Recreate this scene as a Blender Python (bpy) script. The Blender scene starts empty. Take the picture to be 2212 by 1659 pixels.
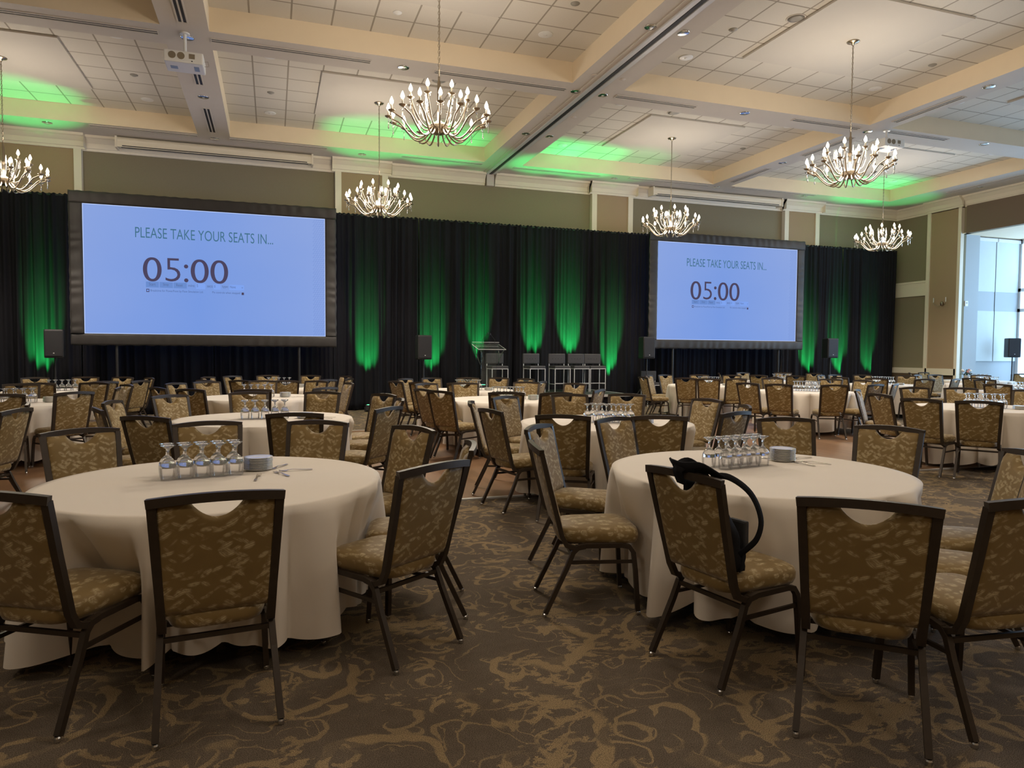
import bpy, bmesh, math, random
from math import sin, cos, pi, radians, sqrt, atan2, hypot
from mathutils import Vector, Matrix

random.seed(7)
SC = bpy.context.scene
COL = SC.collection

# ------------------------------------------------------------------ camera
F_PX, YAW, PITCH, ROLL, CAM_H = 1513.9, .32928, .04471, .00641, 1.47
def cam_basis():
    f = Vector((sin(YAW) * cos(PITCH), cos(YAW) * cos(PITCH), -sin(PITCH)))
    r = Vector((cos(YAW), -sin(YAW), 0))
    u = r.cross(f)
    return cos(ROLL) * r + sin(ROLL) * u, -sin(ROLL) * r + cos(ROLL) * u, f
CR, CU, CF = cam_basis()
cd = bpy.data.cameras.new('camera'); cam = bpy.data.objects.new('camera', cd); COL.objects.link(cam)
cd.sensor_fit = 'HORIZONTAL'; cd.sensor_width = 36; cd.lens = F_PX / 2212 * 36; cd.clip_end = 200; cd.clip_start = .05
M = Matrix((CR, CU, -CF)).transposed().to_4x4(); M.translation = Vector((0, 0, CAM_H)); cam.matrix_world = M
SC.camera = cam

# ------------------------------------------------------------------ view, world, big lights
SC.view_settings.view_transform = 'Standard'; SC.view_settings.look = 'None'
SC.view_settings.gamma = 1; SC.view_settings.use_curve_mapping = False
SC.view_settings.exposure = 0.38
W = bpy.data.worlds.new('daylight'); SC.world = W; W.use_nodes = True
W.node_tree.nodes['Background'].inputs[0].default_value = (.42, .68, 1, 1)
W.node_tree.nodes['Background'].inputs[1].default_value = 2.4
SC.cycles.max_bounces = 12; SC.cycles.diffuse_bounces = 4; SC.cycles.glossy_bounces = 3
SC.cycles.transmission_bounces = 12; SC.cycles.transparent_max_bounces = 24
SC.cycles.caustics_reflective = False; SC.cycles.caustics_refractive = False
SC.cycles.sample_clamp_indirect = 3; SC.cycles.use_denoising = True

def light(name, kind, loc, energy, color, rot=(0, 0, 0), **kw):
    l = bpy.data.lights.new(name, kind); l.energy = energy; l.color = color
    for k, v in kw.items(): setattr(l, k, v)
    o = bpy.data.objects.new(name, l); COL.objects.link(o); o.location = loc; o.rotation_euler = rot
    return o
WARM = (1, .87, .72)
CHAND_W = 88
GREEN_W = 2500
STAGE_Z = .47
# daylight entering through the window bay on the right
light('window_daylight', 'AREA', (23.4, 10.2, 2.9), 620, (.45, .70, 1), (0, radians(90), 0), shape='RECTANGLE', size=4.6, size_y=11.5)
# the hall's rows of chandeliers that hang behind the camera
for lx in (-4.45, 2.1, 9.0):
    for ly in (3.7, -1.9):
        light('hall_chandelier_light', 'POINT', (lx, ly, 4.75), 95, WARM, shadow_soft_size=.5)

# ------------------------------------------------------------------ helpers
def mesh(name, verts, faces, mat=None, parent=None, smooth=False, mats=None, idx=None, loc=None):
    me = bpy.data.meshes.new(name); me.from_pydata([tuple(v) for v in verts], [], faces); me.update()
    o = bpy.data.objects.new(name, me); COL.objects.link(o)
    for m in (mats or [mat]):
        if m: me.materials.append(m)
    if idx: me.polygons.foreach_set('material_index', idx)
    if smooth: me.polygons.foreach_set('use_smooth', [True] * len(me.polygons))
    if parent: o.parent = parent
    if loc: o.location = loc
    return o

class MB:
    """collects shapes that become ONE mesh object"""
    def __init__(s): s.v = []; s.f = []; s.i = []; s.m = 0
    def add(s, vs, fs):
        n = len(s.v); s.v += [tuple(v) for v in vs]; s.f += [tuple(a + n for a in f) for f in fs]; s.i += [s.m] * len(fs); return s
    def box(s, a, b, bev=0):
        x0, y0, z0 = a; x1, y1, z1 = b
        if bev:
            bm = bmesh.new(); bmesh.ops.create_cube(bm, size=1)
            for v in bm.verts: v.co = Vector(((x0 + x1) / 2 + v.co.x * (x1 - x0), (y0 + y1) / 2 + v.co.y * (y1 - y0), (z0 + z1) / 2 + v.co.z * (z1 - z0)))
            bmesh.ops.bevel(bm, geom=bm.edges[:], offset=bev, segments=2, affect='EDGES', profile=.6)
            bm.verts.index_update(); s.add([v.co[:] for v in bm.verts], [[v.index for v in f.verts] for f in bm.faces]); bm.free(); return s
        return s.add([(x0, y0, z0), (x1, y0, z0), (x1, y1, z0), (x0, y1, z0), (x0, y0, z1), (x1, y0, z1), (x1, y1, z1), (x0, y1, z1)],
                     [(0, 3, 2, 1), (4, 5, 6, 7), (0, 1, 5, 4), (1, 2, 6, 5), (2, 3, 7, 6), (3, 0, 4, 7)])
    def quad(s, *p): return s.add(p, [tuple(range(len(p)))])
    def tube(s, pts, r, n=8, closed=False, cap=True, flat=None):
        """round tube of radius r (number or list); flat=(w,h,up) makes it a rectangular bar"""
        P = [Vector(p) for p in pts]; k = len(P); rings = []
        prev = None
        for i, p in enumerate(P):
            if closed: t = (P[(i + 1) % k] - P[i - 1])
            else: t = P[min(i + 1, k - 1)] - P[max(i - 1, 0)]
            t.normalize()
            up = Vector(flat[2]) if flat else (prev if prev is not None else (Vector((0, 0, 1)) if abs(t.z) < .9 else Vector((1, 0, 0))))
            a = up - t * up.dot(t)
            if a.length < 1e-4: a = Vector((1, 0, 0)) - t * t.x
            a.normalize(); b = t.cross(a); prev = a
            if flat:
                w, h = flat[0] / 2, flat[1] / 2
                ring = [p + a * h + b * w, p + a * h - b * w, p - a * h - b * w, p - a * h + b * w]
            else:
                rr = r[i] if isinstance(r, (list, tuple)) else r
                ring = [p + (a * cos(2 * pi * j / n) + b * sin(2 * pi * j / n)) * rr for j in range(n)]
            rings.append(ring)
        n = len(rings[0]); vs = [v for q in rings for v in q]; fs = []
        for i in range(k if closed else k - 1):
            for j in range(n):
                a0 = i * n; b0 = ((i + 1) % k) * n
                fs.append((a0 + j, a0 + (j + 1) % n, b0 + (j + 1) % n, b0 + j))
        if cap and not closed: fs.append(tuple(range(n))[::-1]); fs.append(tuple((k - 1) * n + j for j in range(n)))
        return s.add(vs, fs)
    def lathe(s, prof, n=20, c=(0, 0, 0), ax=None):
        vs = []; fs = []; k = len(prof)
        for r, z in prof:
            for j in range(n):
                a = 2 * pi * j / n; vs.append((c[0] + r * cos(a), c[1] + r * sin(a), c[2] + z))
        for i in range(k - 1):
            for j in range(n):
                fs.append((i * n + j, i * n + (j + 1) % n, (i + 1) * n + (j + 1) % n, (i + 1) * n + j))
        if prof[0][0] > 1e-5: fs.append(tuple(range(n))[::-1])
        if prof[-1][0] > 1e-5: fs.append(tuple((k - 1) * n + j for j in range(n)))
        return s.add(vs, fs)
    def sweep(s, prof, a, b):
        """prof: list of (u,v) swept straight from point a to b; u along horizontal normal, v up. Normal = left of a->b"""
        a = Vector(a); b = Vector(b); d = (b - a).normalized(); nrm = Vector((-d.y, d.x, 0)); k = len(prof)
        vs = [a + nrm * u + Vector((0, 0, v)) for u, v in prof] + [b + nrm * u + Vector((0, 0, v)) for u, v in prof]
        fs = [(i, i + 1, k + i + 1, k + i) for i in range(k - 1)] + [tuple(range(k))[::-1], tuple(range(k, 2 * k))]
        return s.add(vs, fs)
    def build(s, name, mat=None, parent=None, smooth=False, mats=None, loc=None):
        o = mesh(name, s.v, s.f, mat, parent, smooth, mats, s.i if mats else None, loc)
        return o

def empty(name, loc=(0, 0, 0), rz=0):
    o = bpy.data.objects.new(name, None); COL.objects.link(o); o.location = loc; o.rotation_euler = (0, 0, rz); o.empty_display_size = .1
    return o
def tag(o, label=None, cat=None, group=None, kind=None):
    if label: o['label'] = label
    if cat: o['category'] = cat
    if group: o['group'] = group
    if kind: o['kind'] = kind
    return o
def struct(o): o['kind'] = 'structure'; return o
def copy_tree(o, parent=None):
    c = o.copy(); COL.objects.link(c); c.parent = parent
    for ch in list(o.children): copy_tree(ch, c)
    return c
def smooth_by_angle(o, ang=40):
    me = o.data
    me.polygons.foreach_set('use_smooth', [True] * len(me.polygons))
    try: me.set_sharp_from_angle(angle=radians(ang))
    except Exception: pass
    return o

# ------------------------------------------------------------------ materials
class NT:
    def __init__(s, name):
        s.m = bpy.data.materials.new(name); s.m.use_nodes = True; s.t = s.m.node_tree; s.n = s.t.nodes; s.l = s.t.links
        s.b = s.n['Principled BSDF']; s.out = s.n['Material Output']
    def N(s, typ, **kw):
        n = s.n.new(typ)
        for k, v in kw.items():
            if k.startswith('_'): setattr(n, k[1:], v)
        return n
    def L(s, a, b): s.l.new(a, b)
    def val(s, x, sock):
        if isinstance(x, (int, float)): sock.default_value = x
        elif isinstance(x, tuple): sock.default_value = x if len(x) == len(sock.default_value) else (*x, 1)
        else: s.L(x, sock)
    def math(s, op, a, b=0, c=0):
        n = s.n.new('ShaderNodeMath'); n.operation = op
        for i, x in enumerate((a, b, c)): s.val(x, n.inputs[i])
        return n.outputs[0]
    def vm(s, op, a, b=(0, 0, 0), sc=None):
        n = s.n.new('ShaderNodeVectorMath'); n.operation = op
        s.val(a, n.inputs[0]); s.val(b, n.inputs[1])
        if sc is not None: s.val(sc, n.inputs['Scale'])
        return n.outputs['Value'] if op in ('DISTANCE', 'LENGTH', 'DOT_PRODUCT') else n.outputs[0]
    def noise(s, vec, scale=5, detail=2, rough=.5, col=False, w=None):
        n = s.n.new('ShaderNodeTexNoise'); n.inputs['Scale'].default_value = scale; n.inputs['Detail'].default_value = detail; n.inputs['Roughness'].default_value = rough
        if vec is not None: s.L(vec, n.inputs['Vector'])
        return n.outputs['Color' if col else 'Fac']
    def voro(s, vec, scale=5, feat='F1', rnd=1):
        n = s.n.new('ShaderNodeTexVoronoi'); n.feature = feat; n.inputs['Scale'].default_value = scale; n.inputs['Randomness'].default_value = rnd
        s.L(vec, n.inputs['Vector']); return n
    def ramp(s, fac, stops, interp='LINEAR'):
        n = s.n.new('ShaderNodeValToRGB'); n.color_ramp.interpolation = interp; s.L(fac, n.inputs[0]); e = n.color_ramp.elements
        while len(e) < len(stops): e.new(.5)
        for k, (p, c) in enumerate(stops): e[k].position = p; e[k].color = c if len(c) == 4 else (*c, 1)
        return n.outputs[0]
    def mix(s, fac, a, b):
        n = s.n.new('ShaderNodeMix'); n.data_type = 'RGBA'; s.val(fac, n.inputs[0]); s.val(a, n.inputs[6]); s.val(b, n.inputs[7]); return n.outputs[2]
    def sstep(s, x, a, b):
        n = s.n.new('ShaderNodeMapRange'); n.interpolation_type = 'SMOOTHSTEP'; s.val(x, n.inputs[0]); n.inputs[1].default_value = a; n.inputs[2].default_value = b; return n.outputs[0]
    def coord(s, which='Object'): return s.n.new('ShaderNodeTexCoord').outputs[which]
    def pos(s): return s.n.new('ShaderNodeNewGeometry').outputs['Position']
    def map(s, vec, scale=(1, 1, 1), rot=(0, 0, 0), loc=(0, 0, 0)):
        n = s.n.new('ShaderNodeMapping'); s.L(vec, n.inputs[0]); n.inputs['Scale'].default_value = scale; n.inputs['Rotation'].default_value = rot; n.inputs['Location'].default_value = loc; return n.outputs[0]
    def xyz(s, vec): n = s.n.new('ShaderNodeSeparateXYZ'); s.L(vec, n.inputs[0]); return n.outputs
    def comb(s, x, y, z):
        n = s.n.new('ShaderNodeCombineXYZ'); [s.val(q, n.inputs[i]) for i, q in enumerate((x, y, z))]; return n.outputs[0]
    def bump(s, h, strength=.3, dist=.01):
        n = s.n.new('ShaderNodeBump'); n.inputs['Strength'].default_value = strength; n.inputs['Distance'].default_value = dist; s.L(h, n.inputs['Height']); s.L(n.outputs[0], s.b.inputs['Normal'])
    def set(s, **kw):
        for k, v in kw.items(): s.val(v, s.b.inputs[k.replace('_', ' ')])
        return s
def pbr(name, col, rough=.6, metal=0, nz=0, nscale=20, **kw):
    t = NT(name); t.set(Roughness=rough, Metallic=metal, **kw)
    if nz:
        f = t.noise(t.coord(), nscale, 3); c = t.mix(f, tuple(x * (1 - nz) for x in col), tuple(min(1, x * (1 + nz)) for x in col)); t.L(c, t.b.inputs['Base Color'])
    else: t.set(Base_Color=col)
    return t.m
def emis(name, col, strength, sample=True):
    t = NT(name); t.set(Base_Color=(0, 0, 0), Roughness=.8, Emission_Color=col, Emission_Strength=strength, Specular_IOR_Level=0.0)
    if not sample: t.m.cycles.emission_sampling = 'NONE'
    return t.m

def carpet_mat():
    t = NT('scrolled carpet'); p = t.pos(); q = t.comb(t.xyz(p)[0], t.xyz(p)[1], 0)
    wob = t.noise(q, 2.6, 3, .55, col=True); fine = t.noise(q, 11, 3, .6, col=True)
    qd = t.vm('ADD', q, t.vm('SCALE', t.vm('SUBTRACT', wob, (.5, .5, .5)), sc=.22))
    qf = t.vm('ADD', qd, t.vm('SCALE', t.vm('SUBTRACT', fine, (.5, .5, .5)), sc=.05))
    def spiral(scale, turns, thick, lo, seed, vec):
        m = t.map(vec, loc=(seed, seed * 1.7, 0)); v = t.voro(m, scale); d = t.vm('SUBTRACT', m, v.outputs['Position'])
        x, y, _ = t.xyz(d); r = t.math('MULTIPLY', t.vm('LENGTH', d), scale)
        th = t.math('DIVIDE', t.math('ARCTAN2', y, x), 2 * pi); cr, cg, _ = t.xyz(v.outputs['Color'])
        sgn = t.math('SIGN', t.math('SUBTRACT', cr, .5))
        f = t.math('FRACT', t.math('ADD', t.math('ADD', t.math('MULTIPLY', th, sgn), t.math('MULTIPLY', t.math('SQRT', r), turns)), cg))
        band = t.math('ABSOLUTE', t.math('SUBTRACT', f, .5)); w = t.math('MULTIPLY', thick, t.math('ADD', .25, r))
        line = t.math('SUBTRACT', 1, t.sstep(t.math('DIVIDE', band, w), .75, 1.1))
        return t.math('MULTIPLY', line, t.math('SUBTRACT', 1, t.sstep(r, lo, lo + .06)))
    s1 = spiral(1.35, 2.9, .085, .56, 3.1, qd); s2 = spiral(2.5, 2.3, .10, .52, 11.3, qd); s3 = spiral(4.4, 1.9, .13, .48, 23.7, qf)
    n1 = t.noise(qd, 1.5, 1, .5); n2 = t.noise(t.map(qd, scale=(1, 1.9, 1)), 9, 4, .65)
    blot = t.sstep(t.math('ADD', n1, t.math('MULTIPLY', t.math('SUBTRACT', n2, .5), .9)), .60, .625)
    n3 = t.noise(qf, 2.1, 1, .4)
    ten = t.math('SUBTRACT', 1, t.sstep(t.math('ABSOLUTE', t.math('SUBTRACT', t.math('FRACT', t.math('MULTIPLY', n3, 11)), .5)), .035, .06))
    ten = t.math('MULTIPLY', ten, t.sstep(t.noise(q, 1.7, 1), .47, .52))
    g = t.math('MAXIMUM', t.math('MAXIMUM', s1, s2), t.math('MAXIMUM', t.math('MULTIPLY', s3, .85), t.math('MAXIMUM', blot, t.math('MULTIPLY', ten, .8))))
    hole = t.sstep(t.noise(qf, 4.5, 2), .58, .61); g = t.math('MULTIPLY', g, t.math('SUBTRACT', 1, t.math('MULTIPLY', hole, .8)))
    base = t.mix(t.noise(q, 14, 4, .7), CARPET_DARK, CARPET_MID); gold = t.mix(t.noise(q, 8, 3), CARPET_GOLD, CARPET_GOLD2)
    fib = t.noise(q, 260, 3, .75)
    c = t.mix(t.math('MULTIPLY', g, .9), base, gold)
    n = t.n.new('ShaderNodeMix'); n.data_type = 'RGBA'; n.blend_type = 'MULTIPLY'; n.inputs[0].default_value = 1
    t.L(c, n.inputs[6]); t.L(t.ramp(fib, [(.40, (.45, .45, .45)), (.60, (1.65, 1.65, 1.65))]), n.inputs[7]); t.L(n.outputs[2], t.b.inputs['Base Color'])
    t.set(Roughness=.95, Specular_IOR_Level=.1); t.bump(fib, .5, .006)
    return t.m
CARPET_DARK = (.090, .071, .052); CARPET_MID = (.150, .118, .088); CARPET_GOLD = (.31, .225, .125); CARPET_GOLD2 = (.24, .175, .10)

def fabric_mat():
    t = NT('woven leaf upholstery'); p = t.coord()
    wob = t.noise(p, 7, 1, col=True); q = t.vm('ADD', p, t.vm('SCALE', t.vm('SUBTRACT', wob, (.5, .5, .5)), sc=.06))
    def strokes(rot, loc, sc, th):
        m = t.map(q, rot=rot, loc=loc); m = t.map(m, scale=sc); v = t.voro(m, 1.0, rnd=.8)
        d = v.outputs['Distance']; loc_ = t.vm('SUBTRACT', m, v.outputs['Position'])
        vein = t.math('ABSOLUTE', t.math('SINE', t.math('ADD', t.math('MULTIPLY', t.xyz(loc_)[2], 13), t.math('MULTIPLY', t.xyz(loc_)[0], 4))))
        leaf = t.math('SUBTRACT', 1, t.sstep(d, th * .55, th))
        return t.math('MULTIPLY', leaf, t.math('ADD', .25, t.math('MULTIPLY', vein, .75)))
    a = strokes((.1, .5, .5), (0, 0, 0), (13, 18, 34), .46)
    b = strokes((-.1, -.55, -.5), (3.3, 1.2, 2.1), (14, 20, 38), .42)
    g = t.math('MAXIMUM', a, t.math('MULTIPLY', b, .75))
    g = t.math('MULTIPLY', g, t.sstep(t.noise(p, 60, 2), .25, .6))
    base = t.mix(t.noise(p, 10, 2), (.185, .120, .040), (.240, .158, .056))
    c = t.mix(t.math('MULTIPLY', g, .9), base, (.54, .44, .26)); t.L(c, t.b.inputs['Base Color'])
    t.set(Roughness=.6, Specular_IOR_Level=.35, Sheen_Weight=.25, Sheen_Roughness=.4)
    t.bump(t.math('ADD', t.math('MULTIPLY', g, .5), t.math('MULTIPLY', t.noise(p, 500, 1), .3)), .25, .004)
    return t.m

def wood_floor_mat():
    t = NT('parquet'); x, y, z = t.xyz(t.pos())
    row = t.math('FLOOR', t.math('DIVIDE', x, .09)); 
    seg = t.math('FLOOR', t.math('ADD', t.math('DIVIDE', y, .6), t.math('MULTIPLY', row, .37)))
    wn = t.n.new('ShaderNodeTexWhiteNoise'); t.L(t.comb(row, seg, 0), wn.inputs['Vector'])
    gr = t.noise(t.map(t.pos(), scale=(26, 2, 1)), 1.5, 4)
    c = t.mix(t.math('ADD', t.math('MULTIPLY', wn.outputs['Value'], .5), t.math('MULTIPLY', gr, .5)), (.150, .078, .038), (.265, .145, .072))
    t.L(c, t.b.inputs['Base Color']); t.set(Roughness=.42, Specular_IOR_Level=.4); return t.m

def tile_mat():
    """lay-in ceiling tiles 2 ft square with a slim grid"""
    t = NT('ceiling tile'); x, y, z = t.xyz(t.pos())
    def line(v, off):
        f = t.math('FRACT', t.math('DIVIDE', t.math('SUBTRACT', v, off), .6096))
        return t.math('LESS_THAN', t.math('ABSOLUTE', t.math('SUBTRACT', f, .5)), .5 - .022)
    inside = t.math('MULTIPLY', line(x, -.295), line(y, 12.945))
    c0 = t.mix(t.noise(t.pos(), 60, 2), (.66, .62, .54), (.72, .68, .60))
    c = t.mix(inside, (.36, .32, .26), c0); t.L(c, t.b.inputs['Base Color']); t.set(Roughness=.9, Specular_IOR_Level=.2); return t.m

MAT = {}
def mats():
    MAT['carpet'] = carpet_mat(); MAT['fabric'] = fabric_mat(); MAT['wood'] = wood_floor_mat(); MAT['tile'] = tile_mat()
    MAT['frame'] = pbr('bronze frame', (.040, .028, .019), .42, .25, .25, 30)
    MAT['glide'] = pbr('nickel glide', (.6, .6, .6), .25, 1)
    t = NT('white tablecloth'); p = t.coord(); c = t.mix(t.noise(p, 3, 2), (.73, .665, .585), (.77, .70, .62)); t.L(c, t.b.inputs['Base Color']); t.set(Roughness=.8, Specular_IOR_Level=.2, Sheen_Weight=.15); t.bump(t.noise(p, 300, 1), .1, .002); MAT['cloth'] = t.m
    MAT['paint'] = pbr('ceiling paint', (.78, .66, .48), .8, 0, .03, 4)
    MAT['soffit'] = pbr('soffit paint', (.60, .55, .49), .7, 0, .03, 4)
    MAT['panel'] = pbr('smooth gypsum panel', (.64, .60, .53), .85, 0, .02, 3)
    MAT['cream'] = pbr('cream trim', (.78, .71, .56), .45, 0, .02, 5)
    def wallp(name, a, b):
        t = NT(name); p = t.pos(); c = t.mix(t.noise(p, 90, 3, .7), a, b); t.L(c, t.b.inputs['Base Color']); t.set(Roughness=.85, Specular_IOR_Level=.15); return t.m
    MAT['khaki'] = wallp('khaki wallcovering', (.225, .195, .125), (.275, .238, .155))
    MAT['tan'] = wallp('tan wallcovering', (.33, .24, .150), (.41, .30, .185))
    MAT['brown'] = wallp('brown wainscot', (.11, .075, .045), (.14, .10, .06))
    MAT['greywall'] = wallp('pale grey wall', (.42, .46, .48), (.46, .50, .52))
    t = NT('black drape'); p = t.coord(); c = t.mix(t.noise(t.map(p, scale=(1, 1, .2)), 12, 3), (.008, .008, .011), (.0135, .0135, .0175)); t.L(c, t.b.inputs['Base Color']); t.set(Roughness=.85, Specular_IOR_Level=.15, Sheen_Weight=.0); MAT['drape'] = t.m
    MAT['mask'] = pbr('black mask cloth', (.022, .019, .018), .6, 0, .35, 9, Sheen_Weight=.15)
    MAT['black'] = pbr('black plastic', (.018, .018, .02), .5, 0, .2, 60)
    MAT['grille'] = pbr('speaker grille', (.028, .028, .032), .55, .3, .4, 300)
    MAT['chrome'] = pbr('chrome', (.75, .75, .74), .18, 1)
    MAT['alu'] = pbr('brushed silver', (.66, .66, .66), .45, .35)
    MAT['brass'] = pbr('antique silver gilt', (.36, .30, .22), .3, 1)
    MAT['white'] = pbr('white enamel', (.78, .78, .76), .35)
    MAT['porcelain'] = pbr('porcelain', (.80, .79, .75), .15, 0, .02, 5)
    MAT['steel'] = pbr('cutlery steel', (.58, .52, .45), .25, 1)
    MAT['grey'] = pbr('grey metal mesh', (.33, .31, .27), .6, .2)
    MAT['dark'] = pbr('dark slot', (.02, .02, .022), .6)
    MAT['charcoal'] = pbr('charcoal vinyl', (.050, .048, .050), .5, 0, .15, 30)
    MAT['stage'] = pbr('stage deck', (.022, .03, .024), .7, 0, .3, 20)
    MAT['nylon'] = pbr('black nylon', (.011, .011, .013), .9, 0, .3, 40, Specular_IOR_Level=.15)
    MAT['leaf'] = pbr('leaf green', (.03, .07, .025), .6, 0, .4, 40)
    MAT['petal'] = pbr('petals', (.6, .28, .25), .6, 0, .5, 30)
    MAT['shade'] = pbr('roller shade', (.60, .66, .66), .8, 0, .03, 5)
    t = NT('glassware'); t.set(Base_Color=(1, 1, 1), Roughness=.02, Transmission_Weight=.84, IOR=1.45); MAT['glass'] = t.m  # white share left in the body stands in for bright reflections
    t = NT('thin glass wall'); n = t.n.new('ShaderNodeBsdfTransparent'); n.inputs[0].default_value = (.975, .975, .98, 1); g = t.n.new('ShaderNodeBsdfGlossy'); g.inputs['Roughness'].default_value = .10; m = t.n.new('ShaderNodeMixShader')
    lw = t.n.new('ShaderNodeLayerWeight'); lw.inputs[0].default_value = .28; t.L(t.math('ADD', t.math('MULTIPLY', lw.outputs['Fresnel'], .6), .02), m.inputs[0]); t.L(n.outputs[0], m.inputs[1]); t.L(g.outputs[0], m.inputs[2]); t.L(m.outputs[0], t.out.inputs[0]); MAT['thin'] = t.m
    t = NT('acrylic'); t.set(Base_Color=(.93, 1, .96), Roughness=.02, Transmission_Weight=.97, IOR=1.3); MAT['acrylic'] = t.m
    t = NT('window pane'); n = t.n.new('ShaderNodeBsdfTransparent'); g = t.n.new('ShaderNodeBsdfGlossy'); g.inputs['Roughness'].default_value = .05; m = t.n.new('ShaderNodeMixShader'); m.inputs[0].default_value = .08
    t.L(n.outputs[0], m.inputs[1]); t.L(g.outputs[0], m.inputs[2]); t.L(m.outputs[0], t.out.inputs[0]); MAT['pane'] = t.m
    MAT['bulb'] = emis('lit candle bulb', (1, .82, .64), 15, False)
    MAT['canin'] = pbr('downlight can', (.30, .285, .26), .3, .6)
    MAT['taupe'] = pbr('taupe grille', (.22, .18, .12), .6)
    MAT['print'] = pbr('blue-grey print', (.25, .33, .5), .5)
    t = NT('projected image'); p = t.coord('Generated'); x, y, z = t.xyz(p)
    e = t.math('ADD', t.math('ABSOLUTE', t.math('SUBTRACT', x, .45)), t.math('MULTIPLY', z, .35)); n = t.math('ADD', e, t.math('MULTIPLY', t.noise(p, 3, 2), .25))
    c = t.mix(n, (.119, .228, .57), (.192, .28, .56)); t.L(c, t.b.inputs['Emission Color']); t.set(Base_Color=(.02, .02, .02), Emission_Strength=1.0, Roughness=.9, Specular_IOR_Level=0.0); MAT['image'] = t.m
    MAT['edge'] = emis('screen edge glow', (.42, .52, .80), 1.0)
    MAT['title'] = emis('projected title', (.045, .125, .19), 1.0)
    MAT['digit'] = emis('projected digits', (.055, .045, .085), 1.0)
    MAT['small'] = emis('projected small type', (.07, .11, .24), 1.0)
    MAT['button'] = emis('projected buttons', (.11, .20, .47), 1.0)
    MAT['box'] = emis('projected box', (.16, .28, .66), 1.0)
    MAT['hex'] = emis('projected honeycomb', (.085, .155, .42), 1.0)
    MAT['greenlens'] = emis('green lamp lens', (.1, 1, .35), 6)
mats()
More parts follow.
